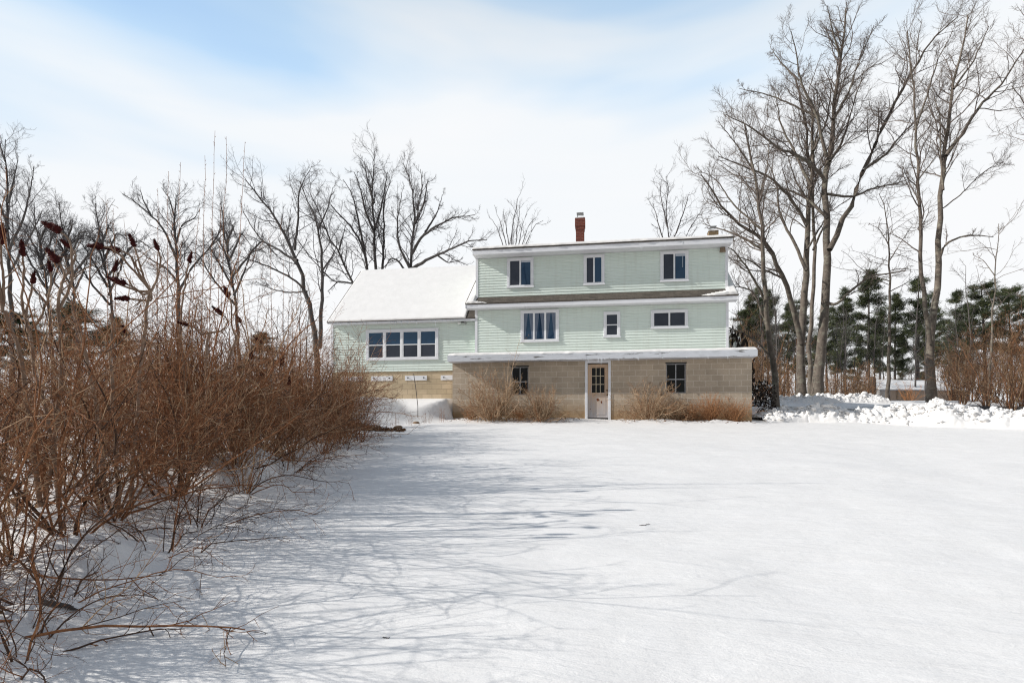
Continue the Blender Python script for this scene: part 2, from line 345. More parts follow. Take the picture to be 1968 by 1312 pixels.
# driveway beyond the snow pile
dv=[];dq=[]
for k,xx in enumerate(np.linspace(7.2,30,40)):
    for dd in (23.05,24.0,25.1): dv.append(gpos(xx,dd-(xx-7)*.10,.03) if dd!=99 else 0)
for k in range(39):
    for j in range(2): a=k*3+j; dq.append((a,a+3,a+4,a+1))
np_mesh('driveway',np.array(dv),dq,M['asphalt'])['kind']='structure'

# ------------------------------------------------------------------ house
H=empty('house'); tag(H,'mint green vinyl sided house with shed dormer, snowy annex roof and concrete block basement','house')
def siding(name,x0,x1,z0,z1,y,parent,c=.1016):
    mb=MB(); z=z0
    while z<z1-1e-4:
        zt=min(z+c,z1); k=(zt-z)/c
        for (ya,za),(yb,zb) in (((y-.021,z),(y-.017,z+.045*k)),((y-.017,z+.045*k),(y-.009,z+.06*k)),((y-.009,z+.06*k),(y-.003,zt)),((y-.001,z),(y-.021,z))):
            mb.poly([(x0,ya,za),(x1,ya,za),(x1,yb,zb),(x0,yb,zb)],[(0,1,2,3)])
        z=zt
    return mb.build(name,M['siding'],parent,fix=False)
EY=-.40; SL=.75; RY=3.6; RZ=7.325
siding('siding_wall',0,9.366,2.2,4.22,0,H)
siding('siding_wall',.035,9.345,4.60,6.25,-.002,H)
AY=.25
siding('siding_wall',-6.045,-.002,1.91,3.83,AY,H)
mb=MB()                                       # side and back walls
mb.poly([(0,.004,0),(0,7.2,0),(0,7.2,4.3),(0,RY,RZ-.2),(0,.004,4.3)],[(0,1,2,3,4)])
mb.poly([(9.366,.004,0),(9.366,7.2,0),(9.366,7.2,4.3),(9.366,RY,RZ-.2),(9.366,.004,4.3)],[(0,1,2,3,4)])
mb.poly([(0,7.2,0),(9.366,7.2,0),(9.366,7.2,4.3),(0,7.2,4.3)],[(0,1,2,3)])
for xx in (.035,9.345): mb.poly([(xx,.002,4.62),(xx,.002,6.3),(xx,RY,RZ-.05)],[(0,1,2)])
mb.build('side_wall',M['siding_side'],H)
mb=MB(); RAY,RAZ=3.25,6.86
mb.poly([(-6.045,AY+.01,.3),(-6.045,6.25,.3),(-6.045,6.25,3.8),(-6.045,RAY,RAZ-.15),(-6.045,AY+.01,3.8)],[(0,1,2,3,4)])
mb.poly([(-6.045,6.25,.3),(0,6.25,.3),(0,6.25,3.8),(-6.045,6.25,3.8)],[(0,1,2,3)])
mb.build('side_wall',M['siding_side'],H)
def slab(mb,p0,p1,x0,x1,t):
    p0=np.array(p0);p1=np.array(p1); d=p1-p0; n=np.array([-d[1],d[0]])/np.linalg.norm(d)*-t
    if n[1]>0: n=-n
    q=[p0,p1,p1+n,p0+n]; mb.prism([(x0,a,b) for a,b in q],(x1-x0,0,0))
mb=MB(); slab(mb,(EY-.03,4.40-.02),(RY,RZ),-.305,9.641,.06); slab(mb,(RY+3.9,4.40),(RY,RZ),-.305,9.641,.06); roof=mb.build('roof',M['shingle'],H)
mb=MB(); slab(mb,(-.56,6.41-.006),(RY-.02,RZ+.02),-.0,9.425,.05); roof2=mb.build('dormer_roof',M['shingle'],H)
mb=MB(); slab(mb,(AY-.33,3.93-.02),(RAY,RAZ),-6.10,-.004,.06); slab(mb,(6.55,3.93),(RAY,RAZ),-6.04,-.004,.06); roof3=mb.build('annex_roof',M['shingle'],H)
# eaves, rakes, corner boards
MB().box(-.29,9.625,EY,-.018,4.20,4.352).build('eave_board',M['trim'],H)
mb=MB()
for k in range(95): mb.box(-.2+k*.1,-.2+k*.1+.05,EY+.02,-.03,4.192,4.199)
mb.build('soffit_vent',M['trim'],H)
mb=MB().box(.01,9.41,-.53,-.018,6.19,6.356); mb.build('eave_board',M['trim'],H)
MB().box(-6.0,-.01,AY-.30,AY-.018,3.815,3.896).build('eave_board',M['trim'],H)
for x0 in (-.309,9.611):
    MB().prism([(x0,EY-.01,4.20),(x0,EY-.01,4.34),(x0,RY,RZ-.062),(x0,RY,RZ-.26),(x0,.02,4.30)],(.034,0,0)).build('rake_board',M['trim'],H)
MB().prism([(-6.07,AY-.31,3.80),(-6.07,AY-.31,3.87),(-6.07,RAY,RAZ-.062),(-6.07,RAY,RAZ-.24)],(.03,0,0)).build('rake_board',M['trim'],H)
for x0,x1,z0,z1,y in ((-.012,.09,2.2,4.20,0),(9.286,9.378,2.2,4.20,0),(.022,.115,4.62,6.19,-.002),(9.262,9.357,4.62,6.19,-.002),(-6.057,-5.96,1.91,3.815,AY)):
    MB().box(x0,x1,y-.03,y+.01,z0,z1).build('corner_board',M['trim'],H)
MB().box(.115,9.262,-.028,-.0,4.60,4.655).build('skirt_board',M['trim'],H)
# basement of concrete block with door and two openings
BY=-.55
holes=[(4.325,5.075,-.5,2.03),(1.50,2.138,.885,1.934),(7.125,7.811,.896,1.959)]
xs=sorted({-.765,10.05,*[h[0] for h in holes],*[h[1] for h in holes]}); zs=sorted({-.6,2.11,*[h[2] for h in holes],*[h[3] for h in holes]})
mb=MB()
for a,b in zip(xs,xs[1:]):
    for c,d in zip(zs,zs[1:]):
        xm,zm=(a+b)/2,(c+d)/2
        if any(h[0]<xm<h[1] and h[2]<zm<h[3] for h in holes): continue
        mb.poly([(a,BY,c),(b,BY,c),(b,BY,d),(a,BY,d)],[(0,1,2,3)])
for h in holes:
    a,b,c,d=h; y1=BY+.2
    mb.poly([(a,BY,c),(a,y1,c),(a,y1,d),(a,BY,d)],[(0,1,2,3)]).poly([(b,BY,c),(b,y1,c),(b,y1,d),(b,BY,d)],[(0,1,2,3)])
    mb.poly([(a,BY,d),(a,y1,d),(b,y1,d),(b,BY,d)],[(0,1,2,3)]).poly([(a,BY,c),(a,y1,c),(b,y1,c),(b,BY,c)],[(0,1,2,3)])
mb.poly([(-.765,BY,-.6),(-.765,.25,-.6),(-.765,.25,2.11),(-.765,BY,2.11)],[(0,1,2,3)]).poly([(10.05,BY,-.6),(10.05,3,-.6),(10.05,3,2.11),(10.05,BY,2.11)],[(0,1,2,3)])
mb.build('block_wall',M['block'],H,fix=False)
MB().box(-5.98,-.73,AY+.015,AY+.2,-.2,1.905).build('foundation',M['block_tan'],H)
# flat roof over the basement
MB().box(-.80,10.09,-1.03,-.017,2.13,2.30).build('flat_roof',M['dark'],H)
mb=MB().box(-.824,10.11,-1.06,-1.032,2.111,2.335).box(-.824,-.802,-1.03,-.02,2.111,2.335).box(10.092,10.113,-1.03,-.02,2.111,2.335)
for x0 in (4.28,6.9): mb.box(x0,x0+.012,-1.064,-1.05,2.112,2.334)
mb.box(-.8,10.09,-1.03,BY-.005,2.105,2.128)
mb.build('roof_fascia',M['fascia'],H)
def snow_sheet(name,o,u,v,n,Lu,Lv,nu,nv,thick,parent,mask=None,edge=.12,seed=0,lump=.25,wobble=1.):
    o,u,v,n=[np.array(a,float) for a in (o,u,v,n)]; u/=np.linalg.norm(u); v/=np.linalg.norm(v); n/=np.linalg.norm(n)
    ua=np.concatenate([[0,.01,.03,.06,.1],np.linspace(.16,Lu-.16,nu),[Lu-.1,Lu-.06,Lu-.03,Lu-.01,Lu]]) if Lu>.5 else np.linspace(0,Lu,12)
    va=np.concatenate([[0,.008,.02,.04,.07,.11],np.linspace(.16,Lv-.16,nv),[Lv-.1,Lv-.05,Lv]]) if Lv>.5 else np.linspace(0,Lv,12)
    U,V=np.meshgrid(ua,va,indexing='ij')
    de=np.minimum.reduce([U,Lu-U,V,Lv-V]); q=np.clip(de/edge,0,1); prof=np.sqrt(1-(1-q)**2)
    t=thick*prof*(1+lump*vn(U*1.3,V*1.3,seed)+.5*lump*vn(U*4,V*4,seed+1)+.25*lump*vn(U*11,V*11,seed+2))
    if mask is not None: t=t*mask(U,V)
    wob=wobble*(.02*vn(U*3.1,V*0+seed,seed+4)+.012*vn(U*9,V*0,seed+5))
    P=o+U[...,None]*u+(V+np.where(V<.2,wob*(1-V/.2),0))[...,None]*v+t[...,None]*n
    nu_,nv_=U.shape; i=(np.arange(nu_-1)[:,None]*nv_+np.arange(nv_-1)[None,:]).ravel(); Q=np.stack([i,i+nv_,i+nv_+1,i+1],1)
    tt=t.reshape(-1); Q=Q[tt[Q].max(1)>.003]
    return np_mesh(name,P.reshape(-1,3),Q,M['roof_snow'],parent)
def slopev(p0,p1):
    d=np.array([0,p1[0]-p0[0],p1[1]-p0[1]],float); L=np.linalg.norm(d); d/=L; return d,np.array([0,-d[2],d[1]]),L
v,n,L=slopev((AY-.34,3.905),(RAY,RAZ)); snow_sheet('roof_snow',(-6.045,AY-.345,3.90),(1,0,0),v,n,5.68,L+.02,90,60,.055,roof3,seed=3,edge=.05,lump=.06,wobble=.35)
v,n,L=slopev((-.56,6.405),(RY,RZ)); snow_sheet('roof_snow',(0.0,-.57,6.40),(1,0,0),v,n,9.42,L,110,20,.085,roof2,seed=9,edge=.08,lump=.12)
v,n,L=slopev((EY-.03,4.38),(RY,RZ))
def mleft(U,V): return np.maximum(sst(.33,.27,U)*sst(0,.2,U+.05)*(V>-1), sst(.9,.35,U+V*2.6))
snow_sheet('roof_snow',(-.27,EY-.03,4.38),(1,0,0),v,n,1.1,L,40,80,.07,roof,mleft,seed=12,edge=.05)
def mright(U,V):
    U=1.55-U; return np.maximum(sst(.34,.28,U), sst(1.4,.45,U+V*2.6))
snow_sheet('roof_snow',(8.06,EY-.03,4.38),(1,0,0),v,n,1.55,L,50,80,.085,roof,mright,seed=13,edge=.05)
snow_sheet('roof_snow',(-.80,-1.05,2.332),(1,0,0),(0,1,0),(0,0,1),10.90,1.03,130,12,.10,H,seed=21,edge=.09,lump=.16)
# ---- windows
def pane(parent,x0,x1,z0,z1,y,m):
    return MB().poly([(x0,y,z0),(x1,y,z0),(x1,y,z1),(x0,y,z1)],[(0,1,2,3)]).build('pane',M[m],parent,fix=False)
def window(x0,x1,z0,z1,y,units,kind,cas=.085):
    y-=.016; w=MB().frame(x0,x1,z0,z1,y-.045,y+.012,cas,cas*.8); w=w.build('window',M['trim'],H,bevel=.006)
    MB().box(x0-.015,x1+.015,y-.062,y-.046,z0-.006,z0+.045).build('sill',M['trim'],w)
    X0,X1,Z0,Z1=x0+cas,x1-cas,z0+cas*.8,z1-cas; n=len(units); g=.075 if kind=='hung4' else .0
    wu=(X1-X0-g*(n-1))/n; f=.032; s=MB()
    for i,m in enumerate(units):
        a=X0+i*(wu+g); b=a+wu
        if i and g: s.box(a-g,a,y-.040,y-.006,Z0,Z1)
        if kind in('hung4','hung'):
            zm=(Z0+Z1)/2; s.frame(a,b,zm-.015,Z1,y-.030,y-.006,f); s.frame(a,b,Z0,zm+.014,y-.036,y-.006,f+.004)
            pane(w,a+f,b-f,zm+.02,Z1-f,y-.020,m[0]); pane(w,a+f,b-f,Z0+f,zm-.02,y-.022,m[1])
        else:
            yy=y-.036 if i%2==0 else y-.030
            s.frame(a-.006 if i else a,b,Z0,Z1,yy,y-.006,f if kind!='case' else .04); pane(w,a+f,b-f,Z0+f,Z1-f,y-.022,m)
    s.build('sash',M['vinyl'],w)
    return w,X0,X1,Z0,Z1
w,a,b,c,d=window(1.255,2.275,5.005,6.148,-.002,['glass_dim','glass_sky_tint'],'slide')
MB().box((a+b)/2+.04,b-.035,-.0425,-.041,d-.10,d-.035).build('blind',M['blind'],w)
window(4.165,4.944,5.001,6.141,-.002,['glass_dim','glass_sky_tint'],'slide')
w,a,b,c,d=window(6.968,7.975,5.015,6.144,-.002,['glass_dim','glass_sky_tint'],'slide')
MB().box((a+b)/2+.04,b-.035,-.0425,-.041,d-.12,d-.035).box(b-.13,b-.115,-.0425,-.041,c+.45,d-.1).build('blind',M['blind'],w)
w,a,b,c,d=window(1.776,3.241,2.912,4.138,0,['glass_sky_tint']*3,'case')
mb=MB()
for i in range(3):
    wu=(b-a)/3; xa=a+i*wu
    for sgn in (0,1):
        x0=xa+.04 if sgn==0 else xa+wu-.04; s=1 if sgn==0 else -1
        mb.poly([(x0,-.0398,d-.04),(x0+s*.16,-.0398,d-.04),(x0+s*.10,-.0398,(c+d)/2),(x0+s*.05,-.0398,c+.04),(x0,-.0398,c+.04)],[(0,1,2,3,4)])
mb.build('curtain',M['curtain'],w,fix=False)
window(4.906,5.523,3.017,3.986,0,[('glass_dim','glass_dim')],'hung')
window(6.631,7.959,3.302,3.992,0,['glass_dim','glass_dim'],'slide')
window(-4.555,-1.538,2.363,3.602,AY,[('glass_sky_tint','glass_dim')]*4,'hung4',.10)
for (a,b,c,d) in holes[1:]:
    y=BY+.10; w=MB().frame(a,b,c,d,y-.02,y+.02,.035).box((a+b)/2-.018,(a+b)/2+.018,y-.015,y+.015,c+.035,d-.035)
    zm=c+(d-c)*.47; w.box(a+.035,(a+b)/2-.018,y-.015,y+.015,zm-.018,zm+.018).box((a+b)/2+.018,b-.035,y-.015,y+.015,zm-.018,zm+.018)
    w=w.build('window',M['steel_sash'],H); pane(w,a,b,c,d,y+.005,'glass_black')
    MB().box(a-.03,b+.03,BY-.02,BY+.08,d,d+.035).build('lintel',M['dark'],w)
# ---- door
dr=MB().box(4.33,5.07,BY+.05,BY+.09,.02,1.855+.13)
for (x0,x1,z0,z1) in ((4.44,4.98,.12,.86),): dr.frame(x0,x1,z0,z1,BY+.042,BY+.05,.03)
dr.frame(4.445,4.975,.905,1.885,BY+.035,BY+.05,.035)
door=dr.build('door',M['door'],H,bevel=.004)
MB().box(4.233,4.328,BY-.03,BY+.06,-.15,2.12).box(5.072,5.164,BY-.03,BY+.06,-.15,2.12).box(4.328,5.072,BY-.03,BY+.06,2.02,2.12).build('door_frame',M['trim'],door,bevel=.005)
pane(door,4.48,4.94,.94,1.85,BY+.047,'glass_black')
mb=MB()
for k in (1,2):
    mb.box(4.48+k*.153-.011,4.48+k*.153+.011,BY+.03,BY+.046,.94,1.85)
    for q in range(3): mb.box(4.48+q*.1535+.012,4.48+(q+1)*.1535-.012,BY+.032,BY+.046,.94+k*.303-.011,.94+k*.303+.011)
mb.build('muntin',M['muntin'],door)
for z in (.86,1.02): MB().lathe([(.012,0),(.014,.03),(.03,.035),(.03,.055),(.012,.065)],(5.03,BY+.05,z),10,(0,-1,0)).build('door_knob',M['brass'],door,True)
rng=np.random.default_rng(3)
for cx_,cz_,s in ((4.69,.69,.055),(4.735,.665,.03),(4.83,.60,.035),(4.835,.565,.022),(4.42,.35,.02)):
    k=9; pts=[(cx_+s*rng.uniform(.5,1.1)*math.cos(t),BY+.0485,cz_+1.2*s*rng.uniform(.5,1.1)*math.sin(t)) for t in np.linspace(0,2*math.pi,k,endpoint=False)]
    MB().poly(pts,[tuple(range(k))]).build('rust_patch',M['rust'],door,fix=False)
# ---- foundation vent covers
for x0 in (-5.62,-4.354,-2.928,-1.45):
    vc=MB().box(x0,x0+.91,AY-.012,AY+.016,1.54,1.73).build('vent_cover',M['trim'],H,bevel=.005)
    for xx in (x0+.13,x0+.78): MB().lathe([(.022,0),(.016,.03),(.02,.05)],(xx,AY-.012,1.65),8,(0,-1,0)).box(xx-.008,xx+.008,AY-.05,AY-.04,1.60,1.65).build('latch',M['dark'],vc)
# ---- chimneys, lamp, small box
def chim(px,D,ytop,ybot,wid,m,corb):
    p=at(px,ytop,D); zt=p[2]; zb=zt-2.2; w=wid/2; mb=MB(); x,y=p[0],p[1]
    mb.box(x-w,x+w,y-w,y+w,zb,zt-.50)
    for k,(e_,z0,z1) in enumerate(((.018,zt-.50,zt-.36),(.04,zt-.36,zt-.02),(.025,zt-.02,zt))): mb.box(x-w-e_*corb,x+w+e_*corb,y-w-e_*corb,y+w+e_*corb,z0,z1)
    c=mb.build('chimney',m,H)
    mb=MB().box(x-.10,x+.10,y-.10,y+.10,zt,zt+.05).box(x-.15,x+.15,y-.15,y+.15,zt+.22,zt+.25)
    for sx in (-.13,.11):
        for sy in (-.13,.11): mb.box(x+sx,x+sx+.02,y+sy,y+sy+.02,zt+.05,zt+.22)
    for k in range(5): mb.box(x-.11+k*.055,x-.10+k*.055,y-.12,y-.115,zt+.05,zt+.22)
    mb.build('chimney_cap',M['metal'],c)
    snow_sheet('chimney_snow',(x-w-.03,y-w-.03,zt-.002),(1,0,0),(0,1,0),(0,0,1),2*w+.06,2*w+.06,4,4,.05,c,edge=.06)
chim(1115,25.2,421.5,465,.36,M['red_brick'],1.0)
chim(1370,27.6,446,470,.42,M['tan_brick'],.3)
fl=MB().box(-.62,-.50,AY-.09,AY-.03,3.785,3.813).build('flood_light',M['dark'],H)
for sx in (-1,1): MB().lathe([(.022,0),(.03,.03),(.045,.07),(.052,.12),(.045,.125)],(-.56+sx*.05,AY-.07,3.775),12,(sx*.8,-.5,-.25)).build('lamp_head',M['lamp_white'] if sx<0 else M['metal'],fl,True)
MB().box(9.08,9.24,-.12,-.02,6.05,6.17).prism([(9.06,-.13,6.05),(9.06,-.02,6.05),(9.06,-.07,6.0)],(.2,0,0)).build('bird_box',M['brownbox'],H)
# ---- icicles
rng=np.random.default_rng(11)
ics=[(x,AY-.31,3.875,L) for x,L in zip(np.sort(rng.uniform(-5.9,-.6,34)),rng.gamma(2,.055,34)+.03)]
ics+=[(x,-1.062,2.113,L) for x,L in zip(np.concatenate([rng.uniform(4.0,9.9,16),[4.72,4.82,4.85]]),list(rng.gamma(2,.03,16)+.02)+[.18,.25,.16])]
ics+=[(6.25,-.532,6.192,.13),(7.1,-.532,6.192,.07),(7.7,-.532,6.3,.1)]
for x,y,z,L in ics: MB().lathe([(.011,0),(.012,-.1*L),(.007,-.55*L),(.0015,-L)],(x,y,z),6).build('icicle',M['ice'],H,True)

# ------------------------------------------------------------------ branch growth
def norm(a): return a/np.maximum(np.linalg.norm(a,axis=-1,keepdims=True),1e-9)
def sprout(rng,P,Rd,n,tr,ang,ln,m,up,wob,rr,rmax,rmin,absl=None,side=None):
    N,Mm,_=P.shape; idx=np.repeat(np.arange(N),n)
    t=np.tile((np.arange(n)+.5)/n,N)+rng.uniform(-.5,.5,N*n)/n; t=tr[0]+(tr[1]-tr[0])*t
    q=np.clip(t,0,.9999)*(Mm-1); i0=q.astype(int); f=(q-i0)[:,None]
    b=P[idx,i0]*(1-f)+P[idx,i0+1]*f; tan=norm(P[idx,i0+1]-P[idx,i0]); r=Rd[idx,i0]
    pl=np.linalg.norm(np.diff(P,axis=1),axis=2).sum(1)[idx]
    perp=rng.normal(size=(N*n,3))
    if side is not None: perp=perp*np.array([1,1,side])
    perp=norm(np.cross(tan,np.cross(perp,tan)))
    a=np.radians(rng.uniform(ang[0],ang[1],N*n))[:,None]
    d=tan*np.cos(a)+perp*np.sin(a)
    L=(pl if absl is None else absl)*rng.uniform(ln[0],ln[1],N*n)*(1-.5*t); st=(L/(m-1))[:,None]
    out=[b]; p=b.copy()
    for k in range(m-1):
        d=norm(d+rng.normal(size=d.shape)*wob+np.array([0,0,up])); p=p+d*st; out.append(p)
    r0=np.clip(r*rr,rmin,rmax)
    return np.stack(out,1), r0[:,None]*np.linspace(1,.4,m)[None,:]
def tubes(P,Rd,k):
    N,m,_=P.shape
    T=norm(np.gradient(P,axis=1)); ref=np.where(np.abs(T[...,2:3])>.9,np.array([1.,0,0]),np.array([0,0,1.]))
    u=norm(np.cross(T,ref)); w=np.cross(T,u)
    a=np.arange(k)*2*math.pi/k
    V=P[:,:,None,:]+Rd[:,:,None,None]*(u[:,:,None,:]*np.cos(a)[:,None]+w[:,:,None,:]*np.sin(a)[:,None])
    base=(np.arange(N)[:,None]*m+np.arange(m-1)[None,:])*k
    j=np.arange(k); jn=(j+1)%k
    Q=np.stack([base[...,None]+j,base[...,None]+jn,base[...,None]+k+jn,base[...,None]+k+j],-1)
    return V.reshape(-1,3),Q.reshape(-1,4)
def merge(parts):
    V=[];Q=[];o=0
    for v,q in parts: V.append(v);Q.append(q+o);o+=len(v)
    return np.concatenate(V),np.concatenate(Q)
def resample(pts,m,rng=None,wob=0):
    pts=np.asarray(pts,float); s=np.concatenate([[0],np.cumsum(np.linalg.norm(np.diff(pts,axis=0),axis=1))]); u=np.linspace(0,s[-1],m)
    # Catmull-Rom style smoothing: interpolate then soften
    o=np.stack([np.interp(u,s,pts[:,i]) for i in range(3)],1)
    for _ in range(2): o[1:-1]=.25*o[:-2]+.5*o[1:-1]+.25*o[2:]
    if rng is not None: o[1:]+=rng.normal(size=(m-1,3))*wob*(s[-1]/m)
    return o
def tree_from(name,label,limbs,D0,mt,mtw,rng,dens=1.0,n2=7,n3=6,group=None,rk=1.0,tw=1.0,ang=(25,60),up=.09,base=0):
    """limbs: (points in degrees-like picture units, start width, end width, depth drift)"""
    LP=[];LR=[]
    for i,(pts,w0,w1,dd) in enumerate(limbs):
        n=len(pts); ss=np.linspace(0,1,n)
        d0=0 if not isinstance(dd,tuple) else dd[0]; d1=dd if not isinstance(dd,tuple) else dd[1]
        P=[at(px,py,D0+d0+(d1-d0)*s) for (px,py),s in zip(pts,ss)]
        if i==base: P[0][2]=min(P[0][2],float(ground(np.array([P[0][0]]),np.array([P[0][1]]))[0])-.15)
        LP.append(resample(P,18,rng,.05)); w=np.linspace(w0,w1,18)/2*D0/FOC*rk*.88
        if i==base: w=w*(1+.45*np.exp(-np.arange(18)*1.6))
        LR.append(w)
    root=LP[base][0].copy(); LP=np.array(LP)-root; LR=np.array(LR)
    t=empty(name,root); tag(t,label,'tree',group)
    tv,tq=tubes(LP[base:base+1],LR[base:base+1],10); np_mesh('trunk',tv,tq,mt,t)
    parts=[]
    oth=[i for i in range(len(LP)) if i!=base]
    if oth: parts.append(tubes(LP[oth],LR[oth],8))
    mi=[len(parts[0][1])] if parts else [0]
    for i in range(len(LP)):
        L=np.linalg.norm(np.diff(LP[i],axis=0),axis=1).sum(); n1=max(4,int(L*1.5*dens)); lo=.30 if i!=base else .55
        P1,R1=sprout(rng,LP[i:i+1],LR[i:i+1],n1,(lo,1.),ang,(.22,.5),9,up,.16,.42,.034,.012*tw,absl=min(L,9.))
        P2,R2=sprout(rng,P1,R1,n2,(.15,1.),ang,(.3,.65),6,up*.8,.2,.5,.014,.007*tw)
        P3,R3=sprout(rng,P2,R2,n3,(.1,1.),(20,60),(.4,.85),4,up*.5,.22,.6,.009,.0045*tw)
        parts+= [tubes(P1,R1,5),tubes(P2,R2,3),tubes(P3,R3,3)]
    V,Q=merge(parts); m_=np.ones(len(Q),int); m_[:mi[0]]=0
    np_mesh('crown',V,Q,[mt,mtw],t,m_); return t
def copy_tree(o,loc,rz=0,s=1.,label=None,sz=None):
    c=o.copy(); C.objects.link(c); c.location=loc; c.rotation_euler=(0,0,rz); c.scale=(s,s,sz or s)
    if label: c['label']=label
    for ch in list(o.children):
        d=ch.copy(); C.objects.link(d); d.parent=c
    return c
rng=np.random.default_rng(42)
B,TW=M['bark'],M['twig_tree']
# right-hand group of tall bare trees
GR='tall bare trees right of the house'
tree_from('bare_tree','slim bare tree closest to the house corner, low limbs reaching toward the roof',
 [([(1490,763),(1487,694),(1478,646),(1473,603),(1470,546),(1467,500),(1464,450),(1456,362),(1443,297),(1430,240)],14,3,(0,-1)),
  ([(1478,640),(1450,560),(1415,548),(1395,560)],6,1.5,(0,-1.5)),
  ([(1472,580),(1440,520),(1410,480),(1390,472)],6,1.5,(0,-2)),
  ([(1466,480),(1425,455),(1385,440),(1350,430)],6,1.5,(0,1.5)),
  ([(1463,440),(1410,395),(1375,340),(1345,330)],5,1.2,(0,1)),
  ([(1484,690),(1460,660),(1430,640),(1395,628)],5,2,(0,-1)),
  ([(1458,380),(1475,320),(1480,260)],5,1.2,(0,1)),
  ([(1450,330),(1410,270),(1385,240)],4,1,(0,-1))],26.8,B,TW,rng,1.3,8,7,group=GR)
tree_from('bare_tree','thick straight bare tree forking low, one limb sweeping left over the house roof',
 [([(1540,767),(1540,699),(1541,649),(1549,546),(1550,500),(1550,438),(1563,343),(1563,248),(1560,190)],19,4,(0,1)),
  ([(1540,660),(1529,603),(1515,564),(1503,530),(1490,500),(1470,458),(1440,440),(1412,430),(1385,395),(1345,335)],13,2,(0,-2.5)),
  ([(1550,520),(1530,470),(1500,420),(1492,350),(1470,300)],8,1.5,(0,1.5)),
  ([(1552,430),(1520,380),(1480,340),(1430,320),(1380,300)],7,1.5,(0,-2)),
  ([(1560,360),(1530,300),(1500,240),(1490,180)],7,1.5,(0,2)),
  ([(1563,290),(1590,230),(1600,150)],6,1.2,(0,2)),
  ([(1505,535),(1470,520),(1440,500),(1410,490)],5,1.5,(0,-2)),
  ([(1550,480),(1580,430),(1600,400)],5,1.2,(0,2))],30.3,B,TW,rng,1.25,9,8,group=GR)
tree_from('bare_tree','narrow straight bare trunk squeezed between the two thick trunks right of the house',
 [([(1558,764),(1558,690),(1558,614),(1563,546),(1564,500),(1563,400),(1558,320),(1545,230),(1530,150)],10,3,(0,1)),
  ([(1563,480),(1590,420),(1600,360)],5,1.2,(0,1.5)),
  ([(1562,400),(1530,350),(1510,290)],5,1.2,(0,1)),
  ([(1556,310),(1575,240),(1570,170)],5,1.2,(0,-1))],31.2,B,TW,rng,1.25,8,8,group=GR)
tree_from('bare_tree','tallest broad bare tree with pale leaning trunk and wide crown beside the driveway',
 [([(1570,765),(1575,700),(1580,655),(1587,580),(1590,523),(1593,491),(1587,400),(1587,362),(1593,316),(1601,229),(1605,183),(1616,114),(1628,19)],22,3,(0,1)),
  ([(1594,480),(1616,438),(1639,381),(1658,328),(1685,278),(1704,229),(1727,190),(1757,126),(1788,76),(1841,30)],12,2,(0,2)),
  ([(1586,350),(1574,328),(1544,305),(1490,282),(1445,244),(1395,221)],8,1.5,(0,-2)),
  ([(1588,300),(1567,213),(1536,152),(1529,91),(1520,60)],8,1.5,(0,-1)),
  ([(1601,230),(1630,180),(1655,110),(1680,50)],7,1.2,(0,1)),
  ([(1595,310),(1620,270),(1640,200),(1660,140)],6,1.2,(0,2)),
  ([(1588,580),(1605,590),(1636,557),(1673,528),(1709,526),(1740,520)],7,2,(0,-2)),
  ([(1590,373),(1640,380),(1680,360),(1719,354),(1745,345)],6,1.5,(0,1.5)),
  ([(1590,420),(1550,380),(1500,360),(1440,370)],7,1.5,(0,2.5)),
  ([(1570,225),(1520,200),(1470,180),(1420,170)],5,1.2,(0,1)),
  ([(1536,155),(1500,120),(1480,90)],4,1,(0,1)),
  ([(1658,328),(1700,300),(1740,250),(1800,190)],6,1.2,(0,2.5)),
  ([(1616,114),(1600,60),(1590,10)],5,1,(0,-1))],29.8,B,TW,rng,1.25,9,8,group=GR)
tree_from('bare_tree','bare tree with blotched bark splitting low into two upright trunks before the shed',
 [([(1791,768),(1790,720),(1788,674),(1786,641),(1795,583),(1801,510),(1808,418),(1813,362),(1818,297),(1816,229),(1833,171),(1845,114),(1860,30)],17,2.5,(0,1)),
  ([(1787,660),(1782,625),(1773,583),(1770,510),(1768,400),(1765,343),(1759,248),(1757,190),(1750,133),(1740,60)],10,2,(0,-1.5)),
  ([(1818,300),(1852,255),(1883,202),(1925,164),(1963,103),(1985,60)],8,1.5,(0,1.5)),
  ([(1813,365),(1808,300),(1806,215),(1790,170)],5,1.2,(0,1)),
  ([(1803,505),(1815,470),(1837,458),(1863,451),(1910,455)],6,1.5,(0,-1)),
  ([(1758,250),(1780,190),(1800,120),(1830,60)],5,1.2,(0,-1)),
  ([(1833,171),(1870,120),(1900,50)],5,1.2,(0,1)),
  ([(1766,360),(1745,345),(1735,320)],3,1,(0,-1)),
  ([(1812,400),(1840,380),(1890,330),(1930,310)],3,1,(0,1.5)),
  ([(1765,345),(1800,300),(1822,250)],3,1,(0,1))],28.5,B,TW,rng,1.1,8,7,group=GR)
tree_from('bare_tree','thin straight young tree with short horizontal twigs standing just left of the shed',
 [([(1706,770),(1709,680),(1711,583),(1707,455),(1702,400),(1692,373)],8,1.2,(0,.5)),
  ([(1710,560),(1740,545),(1760,530)],2.5,.8,(0,.5)),([(1710,500),(1735,460),(1755,430)],2.5,.8,(0,-.5)),([(1709,540),(1680,530),(1660,540)],2.5,.8,(0,.5)),
  ([(1708,470),(1690,440),(1670,430)],2,.8,(0,.5))],29.5,B,TW,rng,1.1,5,4,GR,ang=(50,85),up=.02)
tree_from('bare_tree','slender pale barked sapling rising out of the brown brush at the right edge',
 [([(1899,780),(1901,722),(1906,640),(1911,546),(1916,473),(1920,430)],6,1.0,(0,.5)),
  ([(1909,600),(1935,570),(1960,560)],2,.8,(0,.5)),([(1912,530),(1890,500),(1870,490)],2,.8,(0,.5))],24.5,B,TW,rng,.8,4,4,GR,ang=(40,75),up=.05)
